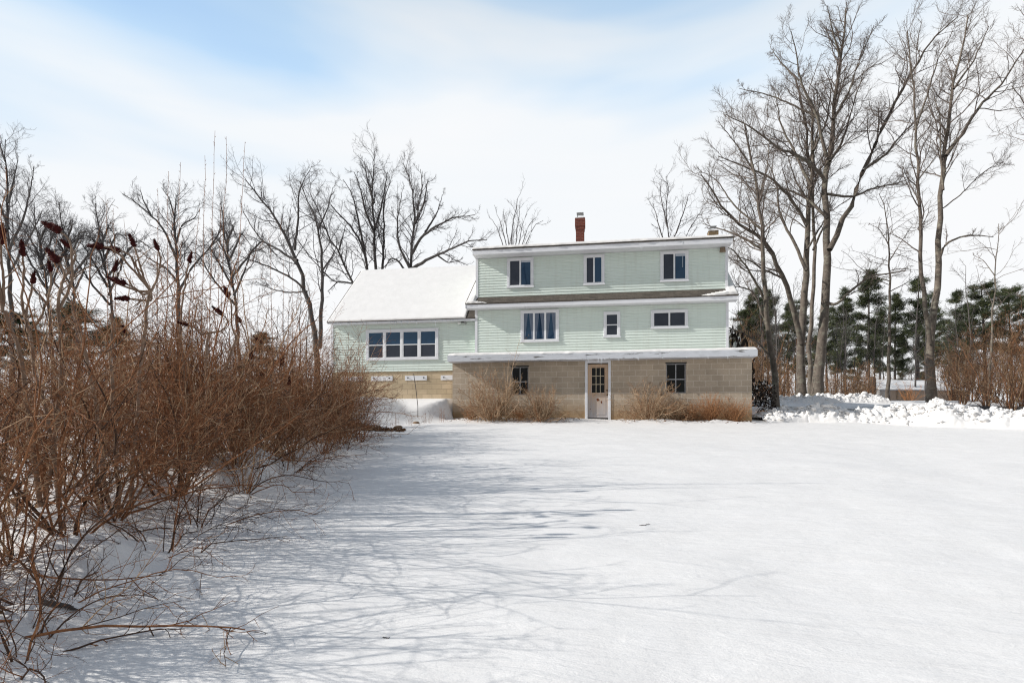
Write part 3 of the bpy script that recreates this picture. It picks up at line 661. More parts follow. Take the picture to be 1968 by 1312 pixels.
tree_from('bare_tree','bare tree mostly cut off by the right edge of the photo, branch tips reaching in',
 [([(2070,775),(2065,600),(2060,430),(2040,250),(2030,100)],18,3,(0,1)),([(2055,380),(2000,240),(1968,195),(1945,165)],6,1.2,(0,-1)),
  ([(2058,420),(2010,300),(1985,200),(1965,120)],6,1.2,(0,1)),([(2045,260),(2010,130),(1990,40)],6,1.2,(0,1))],24.5,B,TW,rng,.9,group=GR)
# trees behind the house and on the left
BF,TF=M['bark_far'],M['twig_far']; GL='bare trees behind the house and thicket'
tree_from('bare_tree','dark bare tree with a broken double trunk left of the annex, limbs sweeping left',
 [([(612,690),(608,662),(598,595),(583,562),(571,495),(534,421),(494,374),(470,345)],15,2,(0,1.5)),
  ([(614,670),(617,620),(618,562),(621,518),(615,468),(611,428),(588,377),(575,350)],10,1.5,(0,-1)),
  ([(595,580),(580,548),(561,535),(524,515),(480,498),(455,490)],6,1.2,(0,-2)),
  ([(572,500),(564,501),(534,478),(500,461),(467,407)],6,1.2,(0,1)),
  ([(566,480),(574,411),(574,371),(588,337),(600,320)],6,1.2,(0,1)),
  ([(590,560),(555,562),(520,555),(490,540)],4,1,(0,2)),
  ([(621,518),(640,490),(652,460)],4,1,(0,1)),([(612,440),(630,400),(640,360)],4,1,(0,1)),
  ([(619,520),(640,540),(665,545)],4,1,(0,1))],38,BF,TF,rng,1.2,7,6,GL,tw=1.15)
tree_from('bare_tree','bare tree leaning left from behind the peak of the annex roof',
 [([(705,640),(690,570),(678,542),(655,495),(635,458),(611,414),(598,371)],9,1.5,(0,1)),
  ([(650,485),(660,450),(665,430)],4,1,(0,1)),([(625,440),(600,420),(575,405)],4,1,(0,1)),([(680,545),(650,540),(630,560)],4,1.2,(0,-1))],40,BF,TF,rng,1.2,7,5,GL,tw=1.15)
tree_from('bare_tree','many stemmed bare tree rising behind the left part of the annex ridge',
 [([(722,640),(722,580),(723,515),(720,448),(718,387),(717,327),(721,292)],12,1.5,(0,1)),
  ([(716,600),(707,518),(702,488),(685,448),(661,421),(635,394)],9,1.5,(0,-1)),
  ([(728,600),(735,515),(739,441),(735,401),(750,350)],8,1.5,(0,1)),
  ([(702,490),(690,430),(680,380),(660,345)],6,1.2,(0,1)),([(720,450),(700,400),(690,350),(680,330)],6,1.2,(0,-1)),
  ([(720,440),(735,390),(745,330)],5,1.2,(0,1)),([(719,390),(705,340),(700,310)],5,1,(0,1))],42,BF,TF,rng,1.2,8,6,GL,tw=1.1)
tree_from('bare_tree','wide bare tree with long drooping right limbs behind the annex ridge beside the dormer',
 [([(783,640),(784,570),(787,515),(794,448),(801,404),(795,370),(789,344),(775,315)],12,1.5,(0,1)),
  ([(790,490),(810,455),(832,438),(869,418),(913,413)],7,1.5,(0,-1)),
  ([(788,520),(805,508),(836,491),(876,475),(903,461),(936,461)],8,1.5,(0,-2)),
  ([(785,530),(765,500),(750,495),(740,515)],6,1.5,(0,1)),
  ([(787,515),(765,470),(763,420),(772,370)],6,1.2,(0,1)),
  ([(798,430),(815,390),(822,345)],6,1.2,(0,1)),([(801,404),(812,360),(808,325)],5,1,(0,-1)),([(815,450),(840,410),(850,375)],5,1,(0,1)),
  ([(840,490),(860,505),(885,500)],4,1,(0,1))],41,BF,TF,rng,1.2,8,6,GL,tw=1.1)
tree_from('bare_tree','spray of thin upright stems showing above the dormer left of the red chimney',
 [([(985,640),(983,560),(982,470),(990,420),(995,380)],5,1,(0,1))]+[([(985,560),(985+dx*.35,480),(985+dx*.7,430),(985+dx,400+abs(dx)*.4)],3.5,.8,(0,1)) for dx in (-45,-30,-18,14,28,45,60)],46,BF,TF,rng,.35,4,3,GL,ang=(12,30),tw=1.3)
tree_from('bare_tree','pale thin bare tree above the right end of the dormer roof',
 [([(1290,640),(1288,540),(1285,460),(1280,400),(1283,340)],6,1,(0,1)),([(1287,500),(1265,430),(1255,390)],4,1,(0,1)),([(1287,480),(1310,420),(1325,370)],4,1,(0,1)),([(1284,440),(1270,380),(1268,350)],3,1,(0,1)),([(1290,520),(1325,440),(1345,410)],4,1,(0,1))],52,BF,TF,rng,.9,5,4,GL,tw=1.4)
tree_from('bare_tree','spreading dark bare tree behind the thicket, left of the broken double trunk',
 [([(345,640),(344,590),(343,543),(338,490),(335,459),(336,413),(340,375)],13,2,(0,1)),
  ([(340,500),(315,440),(290,413),(248,379),(235,372)],6,1.2,(0,-1)),([(337,470),(350,430),(375,420),(385,400)],5,1.2,(0,1)),
  ([(343,545),(320,515),(290,500),(265,480)],6,1.2,(0,1)),([(344,560),(370,510),(400,480),(440,440)],6,1.2,(0,1)),
  ([(290,413),(275,385),(270,365)],4,1,(0,1)),([(336,420),(325,380),(310,360)],4,1,(0,1)),([(400,480),(420,450),(425,425)],4,1,(0,1))],39,BF,TF,rng,1.2,8,6,GL,tw=1.1)
tree_from('bare_tree','tall bare tree at the far left edge standing above the sumac heads',
 [([(26,640),(22,560),(19,505),(17,430),(15,371),(8,300),(8,270)],12,1.5,(0,1)),([(18,480),(45,420),(60,360),(65,320)],6,1.2,(0,1)),([(17,440),(-5,380),(-20,330)],6,1.2,(0,1)),
  ([(20,520),(60,450),(85,400)],6,1.2,(0,1)),([(16,390),(30,330),(35,300)],5,1,(0,1)),([(10,310),(0,280),(-4,262)],4,1,(0,1))],37,BF,TF,rng,1.2,8,6,GL,tw=1.1)
for q,(pxx,dd_,lab) in enumerate(((75,45,'hazy bare tree just right of the tall tree at the far left edge'),(125,44,'hazy bare tree second from the left edge behind the sumac heads'),(195,46,'hazy bare tree with leaning limbs behind the horizontal sumac heads'),(435,44,'small bare tree between the thicket shoots left of the broken trunk'))):
    tree_from('bare_tree',lab,[([(pxx+30,640),(pxx+18,560),(pxx,480),(pxx-8,420),(pxx-12,390)],9,1.5,(0,1))]+[([(pxx+16-j*2.2,585-j*17),(pxx+o_*.30+8,545-j*16),(pxx+o_*.72+6*(-1)**j,480-j*7),(pxx+o_,410+abs(o_)*.45+q*14)],5.5,1,(0,(-1)**j)) for j,o_ in enumerate((-92,80,-60,105,-38,48,-20,22))],dd_,BF,TF,rng,1.4,8,7,GL,tw=1.2)

# ------------------------------------------------------------------ pines
def pine_mesh(rng,h,w,bare,name,label):
    t=empty(name); tag(t,label,'tree','pines in the woods behind the shed')
    P=resample([(0,0,-.3),(rng.uniform(-.2,.2),rng.uniform(-.2,.2),h*.5),(rng.uniform(-.3,.3),rng.uniform(-.3,.3),h)],14)[None]; Rr=np.linspace(.2,.03,14)[None]
    v,q=tubes(P,Rr,7); np_mesh('trunk',v,q,M['bark_far'],t)
    nb=66; u=np.sort(rng.uniform(0,1,nb)); tt=bare+(1-bare)*u*.985; az=rng.uniform(0,2*math.pi,nb); a0=rng.uniform(0,6.28)
    L=w*(.14+.86*np.sin(math.pi*np.clip(.22+.78*u,0,1))**.8)*rng.uniform(.35,1.15,nb)*(.72+.38*np.cos(az-a0+u*5))
    dd=np.stack([np.cos(az),np.sin(az),rng.uniform(-.10,.45,nb)],1); b=np.stack([np.interp(tt*h,P[0,:,2],P[0,:,0]),np.interp(tt*h,P[0,:,2],P[0,:,1]),tt*h],1)
    s=np.linspace(0,1,7)[None,:,None]; BP=b[:,None]+dd[:,None]*L[:,None,None]*s+np.array([0,0,1.])*(s**2)*(.18*L)[:,None,None]+rng.normal(size=(nb,7,3))*.05
    BR=np.linspace(.035,.01,7)[None]*np.ones((nb,1))
    P2,R2=sprout(rng,BP,BR,7,(.3,1.),(25,65),(.25,.55),4,.14,.14,.6,.012,.008,side=.6)
    dead=rng.uniform(.1,bare,14)*h; az=rng.uniform(0,6.28,14); dP=np.stack([np.zeros(14),np.zeros(14),dead],1)[:,None]+np.stack([np.cos(az),np.sin(az),rng.uniform(-.2,.1,14)],1)[:,None]*(rng.uniform(.5,1.6,14)[:,None,None]*np.linspace(0,1,4)[None,:,None])
    br=merge([tubes(BP,BR,4),tubes(P2,R2,3),tubes(dP,np.ones((14,1))*np.linspace(.02,.008,4)[None],3)])
    # needle tufts
    a=P2[:,1:].reshape(-1,3); a=np.concatenate([a,BP[:,3:].reshape(-1,3)]); K=len(a); nn=11
    c=np.repeat(a,nn,0)+rng.normal(size=(K*nn,3))*np.array([.17,.17,.10])
    d=norm(rng.normal(size=(K*nn,3))*np.array([1,1,.6])+np.array([0,0,.35])); l=rng.uniform(.16,.36,(K*nn,1)); sd=norm(np.cross(d,rng.normal(size=d.shape)))*rng.uniform(.010,.026,(K*nn,1))
    V=np.stack([c-sd,c+sd,c+d*l+sd*.4,c+d*l-sd*.4],1).reshape(-1,3); Q=np.arange(len(V)).reshape(-1,4)
    V2,Q2=merge([br,(V,Q)]); mi=np.concatenate([np.zeros(len(br[1])),1+(rng.uniform(size=len(Q))<.25)]).astype(int)
    np_mesh('crown',V2,Q2,[M['bark_far'],M['needles'],M['needles2']],t,mi,False); return t
rng=np.random.default_rng(5)
pines=[]
SPEC=[(1668,.0,528,58,3.2,.30,'broad dark pine directly above the gap left of the thin young tree'),(1762,0,535,58,3.0,.28,'broad dark pine behind the double trunk'),
 (1895,0,552,60,3.4,.38,'wide topped pine behind the pale sapling at the right'),(1625,0,560,62,2.6,.30,'pine with light gaps just right of the tallest bare tree'),
 (1720,0,572,64,2.4,.3,'narrow pine behind the thin young tree'),(1835,0,560,66,2.3,.45,'slim pine with airy top between the double trunk and the wide topped pine'),
 (1945,0,560,62,2.8,.35,'pine at the right edge behind the brown brush'),(1455,0,560,55,2.8,.3,'dark pine close to the right wall of the house'),
 (1515,0,590,60,2.6,.35,'pine seen between the slim tree and the thick straight trunk'),(1425,0,600,50,2.4,.15,'dark evergreen filling the gap against the right wall of the house'),
 (1590,0,600,66,2.4,.35,'dim pine behind the thick trunks by the driveway'),(1990,0,545,60,3,.3,'pine cut by the right edge of the photo'),
 (1860,0,590,72,2.6,.4,'farther dim pine behind the shed roof end'),(1690,0,600,75,2.6,.35,'farther dim pine above the left end of the shed'),
 (1795,0,600,78,2.6,.35,'farther dim pine behind the double trunk base')]
SPEC+=[(1436,0,572,46,2.3,.3,'dark pine seen through the limbs of the slim tree by the house'),(1478,0,565,52,2.3,.3,'dark pine between the slim tree and the thick straight tree'),(1540,0,575,56,2.2,.3,'dark pine straight behind the thick straight tree')]
SPEC+=[(px_,0,yt_,dd_,2.6,.3,lab_) for px_,yt_,dd_,lab_ in ((1606,640,92,'faint far pine low behind the broad bare tree'),(1648,655,98,'faint far pine in the gap left of the stump'),(1735,650,95,'faint far pine above the middle of the shed roof'),(1778,640,90,'faint far pine just left of the double trunk'),(1822,655,99,'faint far pine above the right end of the shed roof'),(1565,650,94,'faint far pine between the thick trunks'))]
protos=[pine_mesh(rng,14,2.5,.32,'pine_tree',SPEC[0][-1]),pine_mesh(rng,14,2.3,.36,'pine_tree','x'),pine_mesh(rng,14,3.0,.42,'pine_tree','x'),pine_mesh(rng,14,2.2,.28,'pine_tree','x')]
def place_pine(i,px,ytop,Dp,w,lab,protos=protos,used=set()):
    k=i%4; X_=(px-984)/FOC*Dp; z0=gz(X_,Dp); zt=CZ-(ytop-HOR)/FOC*Dp; sz=(zt-z0)/14; s=w/2.5
    o=protos[k]
    if k not in used:
        used.add(k); o.location=W(X_,Dp,z0); o.rotation_euler=(0,0,i*1.7); o.scale=(s,s,sz); o['label']=lab; return o
    return copy_tree(o,W(X_,Dp,z0),i*1.7,s,lab,sz)
for i,(px,_,yt,Dp,w,b_,lab) in enumerate(SPEC): place_pine(i,px,yt-6,Dp,w*.88,lab)
for j,(px,yt,Dp,w,lab) in enumerate([(40,600,48,3.0,'dark pine behind the thicket at the left edge'),(150,585,50,3.2,'dark pine behind the thicket below the leaning bare limbs'),(235,610,52,2.8,'low dark pine behind the thicket below the second sumac cluster'),
   (500,640,55,2.6,'small pine peeking over the thicket near the double trunk'),(-30,570,46,3.0,'dark pine cut by the left edge behind the thicket')]):
    o=place_pine(j+1,px,yt,Dp,w,lab); o['group']='pines behind the thicket'

# ------------------------------------------------------------------ shrubs
def shrub_mesh(rng,stems,h,spread,n1,n2,n3,mat,name,droop=.05,r0=.010,l1=(.22,.5),l2=(.25,.6),wob=.10,straight=False,rmin=(.0035,.0022,.0016)):
    az=rng.uniform(0,2*math.pi,stems); tl=np.abs(rng.normal(0,1,stems))*spread*.5+.05; tl=np.minimum(tl,1.35)
    d=np.stack([np.cos(az)*np.sin(tl),np.sin(az)*np.sin(tl),np.cos(tl)],1); L=h*rng.uniform(.6,1.15,stems)
    p=np.stack([np.cos(az)*.16*rng.uniform(0,1,stems),np.sin(az)*.16*rng.uniform(0,1,stems),np.full(stems,-.12)],1); out=[p]; m=11
    for k in range(m-1):
        dr=droop*(k/m)**1.3*np.sin(tl)*2.2
        d=norm(d+rng.normal(size=d.shape)*wob+np.stack([0*dr,0*dr,-dr+.03*(1 if not straight else 0)],1)); p=p+d*(L/(m-1))[:,None]; p=np.where((p[:,2:3]<.03)&(k>1),np.concatenate([p[:,:2],np.full((stems,1),.03)],1),p); out.append(p)
    P=np.stack(out,1); Rr=(r0*rng.uniform(.55,1.35,stems))[:,None]*np.linspace(1,.3,m)[None]
    P1,R1=sprout(rng,P,Rr,n1,(.18,1.),(22,70),l1,7,.03,.16,.6,.007,rmin[0])
    parts=[(P,Rr,5),(P1,R1,3)]
    if n2:
        P2,R2=sprout(rng,P1,R1,n2,(.1,1.),(25,75),l2,4,.02,.22,.65,.004,rmin[1]); parts.append((P2,R2,3))
        if n3:
            P3,R3=sprout(rng,P2,R2,n3,(.2,1.),(25,75),(.3,.7),3,.0,.2,.7,.003,rmin[2]); parts.append((P3,R3,3))
    V,Q=merge([tubes(p,r,k) for p,r,k in parts])
    if not isinstance(mat,list): return np_mesh(name,V,Q,mat)
    w=np.array([x[1] for x in mat]); w=w/w.sum()
    mi=np.concatenate([np.repeat(rng.choice(len(mat),len(p),p=w),(p.shape[1]-1)*k) for p,r,k in parts])
    return np_mesh(name,V,Q,[x[0] for x in mat],None,mi)
rng=np.random.default_rng(77)
TH='leafless brown bushes of the thicket on the left'
sp=[shrub_mesh(rng,21,2.6,1.05,7,6,1,MIXR,'bush',.12,.0135,(.28,.65),(.3,.7),.19,False,(.0055,.0036,.0026)) for _ in range(5)]
rows=[]
for D_ in np.arange(5.1,15.4,1.2): rows.append((-4.35+rng.uniform(-.2,.3)-.02*(D_-5),D_+rng.uniform(-.2,.2),rng.uniform(.78,.98)))
for D_ in np.arange(6.8,17,1.45): rows.append((-6.1+rng.uniform(-.3,.3),D_+rng.uniform(-.3,.3),rng.uniform(.95,1.1)))
for D_ in np.arange(10,18,2.1): rows.append((-8.3+rng.uniform(-.4,.4),D_+rng.uniform(-.3,.3),rng.uniform(1.0,1.15)))
for D_ in np.arange(13,20,2.6): rows.append((-10.8+rng.uniform(-.5,.5),D_+rng.uniform(-.3,.3),rng.uniform(1.05,1.2)))
for D_ in np.arange(16,22,2.2): rows.append((-13.8+rng.uniform(-.5,.5),D_,rng.uniform(1.15,1.3)))
rows+=[(-3.95,3.75,.85),(-5.6,4.4,1.0),(-4.2,14.9,.8),(-4.9,15.6,.95),(-3.95,13.3,.6),(-3.85,11.6,.55),(-3.9,10.2,.55),(-3.75,8.0,.55)]
used=[False]*5
for i,(X_,D_,s) in enumerate(rows):
    k=i%5; o=sp[k]
    if used[k]: o=o.copy(); C.objects.link(o)
    used[k]=True; o.location=gpos(X_,D_); o.rotation_euler=(0,0,rng.uniform(0,6.28)); o.scale=(s,s,s*rng.uniform(.9,1.05))
    tag(o,'leafless red brown bush, one of the tangled thicket filling the left side','bush',TH)
# long arching canes criss-crossing in front of and above the thicket
ar=[shrub_mesh(rng,10,3.5,.8,5,4,1,MIXR,'bush',.11,.0165,(.2,.5),(.25,.6),.19,False,(.006,.0040,.0026)) for _ in range(3)]
for i,(X_,D_,s) in enumerate(((-4.3,5.6,.85),(-4.4,7.4,.9),(-4.4,9.1,.9),(-4.4,11.2,.85),(-4.8,4.6,.72),(-6.0,9.6,1.05),(-4.9,12.8,.8),(-5.6,6.0,1.0),(-5.2,3.2,.8),(-6.2,3.7,1.05),(-4.6,8.2,.8))):
    o=ar[i%3]
    if i>2: o=o.copy(); C.objects.link(o)
    o.location=gpos(X_,D_); o.rotation_euler=(0,0,i*1.37); o.scale=(s,s,s); tag(o,'bush of long arching canes crossing over the front of the left thicket','bush','arching cane bushes in the thicket')
# tall loose bushes rising above the middle of the thicket
tb=[shrub_mesh(rng,13,3.7,.55,9,6,2,MIXR,'bush',.04,.013,(.2,.45),(.3,.65),.15,False,(.005,.0036,.0026)) for _ in range(2)]
for i,(px,D_,s,lab) in enumerate(((375,9.2,.92,'tall loose bush below the tallest whip shoots'),(455,10.2,.9,'tall loose bush right of the tallest whip shoots'),(300,8.8,.82,'tall loose bush left of the tallest whip shoots'),(540,12.5,.82,'tall loose bush towards the right part of the thicket'))):
    o=tb[i%2]
    if i>1: o=o.copy(); C.objects.link(o)
    o.location=gpos((px-984)/FOC*D_,D_); o.rotation_euler=(0,0,i*1.9); o.scale=(s,s,s); tag(o,lab,'bush')
# slimmer shrubs at the thicket's right end
ed=shrub_mesh(rng,16,2.4,.55,7,4,1,MIXR,'bush',.05,.010,(.25,.5),(.3,.6),.12)
for i,(px,D_,s,lab) in enumerate(((655,15.5,1.15,'sparse thin stemmed bush at the thicket end in front of the annex siding'),(690,14.2,.8,'low sparse bush at the tip of the thicket nearest the snow bank'),(560,16.5,1.25,'upright sparse bush in front of the double trunk'))):
    o=ed if i==0 else ed.copy()
    if i: C.objects.link(o)
    o.location=gpos((px-984)/FOC*D_,D_); o.rotation_euler=(0,0,i*2.1); o.scale=(s,s,s); tag(o,lab,'bush')
# low arching canes at the near corner
cn=shrub_mesh(rng,14,2.0,1.7,9,5,1,[(M['twig_dark'],.55),(M['twig_red'],.45)],'bush',.14,.010,(.25,.55),(.3,.6),.14)
for i,(X_,D_,s,lab) in enumerate(((-3.4,4.05,.85,'near bush with arching canes bending down to the snow at the bottom left corner'),(-3.75,6.9,.75,'tan stemmed bush at the thicket edge beside the snow mound'),(-3.7,9.6,.7,'low arching bush at the thicket edge halfway to the house'),(-3.1,3.6,.68,'dark cane bush sprawling low in the bottom left corner'),(-3.45,5.6,.75,'low cane bush in front of the big snow mound'),(-3.6,12.4,.65,'low cane bush near the far end of the thicket edge'))):
    o=cn if i==0 else cn.copy()
    if i: C.objects.link(o)
    o.location=gpos(X_,D_); o.rotation_euler=(0,0,i*1.3+.4); o.scale=(s,s,s); tag(o,lab,'bush')
# tall whips
def whips(name,label,tops,D0,Xb):
    b=gpos(Xb,D0); Ps=[];Rs=[];bud=[]
    for px,py in tops:
        tip=at(px,py,D0)-b; st=np.array([tip[0]*.7+rng.uniform(-.15,.15),tip[1]*.7+rng.uniform(-.2,.2),-.1])
        P=resample([st,st*.4+tip*.6+np.array([rng.uniform(-.06,.06),0,0]),tip],16,rng,.02); Ps.append(P); Rs.append(np.linspace(.0075,.0022,16))
    Ps=np.array(Ps);Rs=np.array(Rs); P1,R1=sprout(rng,Ps,Rs,34,(.3,1.),(30,50),(.006,.016),3,.02,.05,1.,.006,.004)
    P2,R2=sprout(rng,Ps,Rs,7,(.15,.7),(15,40),(.1,.28),5,.03,.08,.6,.005,.003)
    V,Q=merge([tubes(Ps,Rs,5),tubes(P1,R1,4),tubes(P2,R2,3)]); o=np_mesh(name,V,Q,M['twig_red'],loc=b); tag(o,label,'shrub'); return o
whips('whip_shrub','clump of very tall thin whip shoots standing highest above the middle of the thicket',[(395,300),(414,252),(437,264),(471,270),(424,395)],8.6,-4.7)
whips('whip_shrub','clump of thin whip shoots left of the tallest shoots in the thicket',[(303,362),(323,330),(346,312),(205,385),(218,400),(384,400)],8.3,-5.4)
whips('whip_shrub','few thin whip shoots near the right end of the thicket before the double trunk',[(545,500),(562,520),(520,470),(590,600)],10.5,-4.4)
# sumac
def head_mesh(rng,p,d,L,r):
    k=9;m=12; s=np.linspace(0,1,m); prof=r*np.array([.35,.8,1,.98,.92,.85,.78,.68,.56,.42,.26,.05]); d=norm(np.array(d)); u=norm(np.cross(d,[.2,1,.1])); w=np.cross(d,u)
    bend=np.array([0,0,-1.])*.10*L
    a=np.arange(k)*2*math.pi/k
    V=[];
    for i in range(m):
        rr=prof[i]*(1+.30*rng.normal(size=k)); V.append(p+d*L*s[i]+bend*s[i]**2+rr[:,None]*(u*np.cos(a)[:,None]+w*np.sin(a)[:,None])+d*rng.normal(size=(k,1))*.008)
    V=np.concatenate(V); b=(np.arange(m-1)[:,None]*k+np.arange(k)[None]); jn=np.roll(np.arange(k),-1); b2=(np.arange(m-1)[:,None]*k+jn[None])
    body=(V,np.stack([b,b2,b2+k,b+k],-1).reshape(-1,4))
    n=170; ti=rng.uniform(0,.95,n); aa=rng.uniform(0,6.28,n); rr=np.interp(ti,s,prof); c=p+d*L*ti[:,None]+bend*(ti**2)[:,None]+rr[:,None]*(u*np.cos(aa)[:,None]+w*np.sin(aa)[:,None])
    o=norm((u*np.cos(aa)[:,None]+w*np.sin(aa)[:,None])+d*.7)*rng.uniform(.006,.022,(n,1)); sd=np.cross(o,d)*.35
    return merge([body,(np.stack([c-sd,c+sd,c+o+sd*.4,c+o-sd*.4],1).reshape(-1,3),np.arange(n*4).reshape(-1,4))])
def sumac(label,Xb,D0,heads,fork):
    b=gpos(Xb,D0); t=empty('sumac_shrub',b); tag(t,label,'shrub')
    f=[at(px,py,D0+dd)-b for px,py,dd in fork]; Ps=[];Rs=[]
    for i,q in enumerate(f):
        base=np.array([rng.uniform(-.15,.15),rng.uniform(-.15,.15),-.1])
        Ps.append(resample([base,q*.35+base*.65+np.array([rng.uniform(-.12,.12),0,.1]),q*.75+np.array([rng.uniform(-.08,.08),0,.05]),q],14,rng,.05)); Rs.append(np.linspace(.028,.017,14))
    for (px,py,dd,L,ax,az) in heads:
        h=at(px,py,D0+dd)-b; q=min(f,key=lambda z:np.linalg.norm(z-h)); dirv=np.array([ca*ax,sa*ax,az]); dirv=dirv/np.linalg.norm(dirv)
        mid=(q+h)/2+np.array([0,0,-.06])-dirv*.05+np.array([rng.uniform(-.06,.06),rng.uniform(-.1,.1),0])
        Ps.append(resample([q,mid,h-dirv*.12,h],14,rng,.05)); Rs.append(np.linspace(.016,.009,14))
        v,qd=head_mesh(rng,h,dirv,L,L*.145); np_mesh('seed_head',v,qd,M['sumac'],t,smooth=False)
    Ps=np.array(Ps);Rs=np.array(Rs); P1,R1=sprout(rng,Ps,Rs,3,(.3,.9),(30,60),(.2,.5),7,.06,.1,.6,.009,.004,absl=.9)
    V,Q=merge([tubes(Ps,Rs,7),tubes(P1,R1,4)]); np_mesh('stems',V,Q,M['twig_pale'],t)
# head: px,py of its stem end, depth offset, length, direction in the picture plane (right, up)
sumac('tall staghorn sumac nearest the left edge carrying the highest dark red seed heads',-5.0,6.3,
 [(118,446,0,.27,-1,.62),(136,476,.3,.16,-.8,.7),(113,505,.1,.24,-.6,.75),(44,492,.2,.22,-.1,1),(3,470,-.4,.25,.05,1),(62,545,.3,.17,.15,1),(97,523,.5,.16,-.15,1),(-30,430,-.3,.25,-.2,1)],[(110,600,0),(55,640,.2),(5,600,-.3)])
sumac('staghorn sumac with two seed heads lying end to end and drooping sideways',-4.75,6.9,
 [(200,474,0,.22,-1,.15),(232,482,.1,.22,-1,.32),(258,474,.3,.20,-.35,1),(304,481,.3,.17,-.35,1),(219,522,.1,.17,.3,1),(243,546,0,.26,-1,.45),(250,574,.2,.2,-1,.1)],[(140,590,0),(215,600,.2),(290,560,.3)])
sumac('staghorn sumac in the middle of the thicket with few small seed heads',-4.6,8.3,
 [(363,505,.2,.20,.25,1),(440,572,0,.22,-.4,1),(428,605,.2,.22,-1,.9),(362,625,0,.17,-1,.4),(240,640,.3,.14,-.3,1)],[(400,640,0),(345,650,.2),(455,650,.2)])
sumac('small staghorn sumac at the right part of the thicket with dark upright seed heads',-4.3,10.2,
 [(502,658,.2,.20,-1,.9),(482,690,0,.22,.1,1),(541,704,.3,.28,.05,1),(508,722,.2,.2,-.9,.6),(556,742,.2,.2,.0,1),(463,620,0,.2,-.6,1)],[(480,730,0),(540,740,.3)])
# ---- shrubs and weeds against the basement wall
def place(o,px,D_,s,rz,label,cat,first,group=None,dz=0,sz=None):
    if not first: o=o.copy(); C.objects.link(o)
    o.location=gpos((px-984)/FOC*D_,D_,dz); o.rotation_euler=(0,0,rz); o.scale=(s,s,sz or s); tag(o,label,cat,group); return o
fan=[shrub_mesh(rng,80,1.45,1.55,7,4,1,[(M['twig_tan'],.4),(M['twig_tan2'],.45),(M['twig_red'],.15)],'bush',.035,.010,(.22,.5),(.3,.6),.12,True,(.0055,.0045,.0035)) for _ in range(2)]
place(fan[0],1245,20.05,1.0,.3,'tan leafless bush fanning out between the door and the right basement window','bush',True)
place(fan[1],1040,19.95,.92,1.2,'tan leafless bush fanning out left of the door','bush',True)
place(fan[0],950,20.3,1.08,2.2,'tall tan leafless bush in front of the left basement window','bush',False,sz=1.25)
place(fan[1],1300,20.0,.62,.7,'small tan bush below the right basement window','bush',False)
tall=shrub_mesh(rng,11,2.6,.35,5,3,1,MIXT,'sapling',.01,.012,(.15,.35),(.2,.5),.06,True,(.004,.003,.0025))
place(tall,972,20.2,1.05,.3,'thin upright sapling taller than the flat roof, left of the left basement window','sapling',True)
place(tall,912,20.4,.72,1.9,'short sapling with pale stem near the left basement corner','sapling',False)
weed=[shrub_mesh(rng,90,.95,.95,5,2,0,M['weed'],'dead_weed',.06,.006,(.15,.4),(.3,.7),.10,False,(.005,.0045,.004)) for _ in range(2)]
WL=['clump of rusty dead weeds at the right basement corner','rusty dead weeds right of the right basement window','rusty weeds under the right basement window','low rusty weeds at the left basement corner','rusty weeds between the left window and the door','few dead weeds in snow beside the left basement corner']
for i,(px,D_,s) in enumerate(((1410,19.7,.95),(1365,19.8,1.0),(1325,19.9,.8),(905,20.5,.6),(1000,20.2,.6))):
    place(weed[i%2],px,D_,s,i*1.1,WL[i],'weeds',i<2)
# broad-leaved evergreen at the right corner
def leafy(rng,n,rx,rz_,mat,name,snowfrac=.06,size=(.07,.14)):
    c=rng.normal(size=(n,3)); c=norm(c)*rng.uniform(.35,1,(n,1))**.6*np.array([rx,rx,rz_]); c*=1+.25*vn(c[:,:1]*2.3,c[:,2:]*2.3,4); c[:,2]+=rz_*.85
    o=norm(c-np.array([0,0,rz_*.5])+rng.normal(size=(n,3))*.35)
    d=norm(o+rng.normal(size=(n,3))*.6); sd=norm(np.cross(d,rng.normal(size=(n,3))))*.35; l=rng.uniform(*size,(n,1))
    V=np.stack([c,c+d*l*.5+sd*l,c+d*l,c+d*l*.5-sd*l],1).reshape(-1,3)
    P,Rr=sprout(rng,np.array([[[0,0,-.2],[0,0,rz_*.5],[0,0,rz_]]],float),np.array([[.03,.02,.01]]),26,(.0,1.),(30,80),(.5,1.),6,.05,.12,.8,.02,.008,absl=rx*1.1)
    br=tubes(P,Rr,4); V2,Q2=merge([br,(V,np.arange(n*4).reshape(-1,4))]); mi=np.concatenate([np.zeros(len(br[1])),1+(rng.uniform(size=n)<snowfrac)]).astype(int)
    return np_mesh(name,V2,Q2,[M['bark_far'],mat,M['roof_snow']],None,mi,False)
ev=leafy(rng,900,.70,.55,M['rhodo'],'evergreen_bush',.16)
place(ev,1478,20.9,.55,.5,'low dark leafy bush dusted with snow at the right basement corner','bush',True)
place(ev,1462,24.0,.8,2.,'dark evergreen bush behind the right basement corner, below the slim tree','bush',False,sz=1.1)
place(ev,1408,25.2,1.3,1.,'tall dark evergreen bush against the right wall of the house','bush',False,sz=3.3)

MIXB=[(M['twig_red'],.2),(M['twig_tan2'],.4),(M['twig_dark'],.4)]
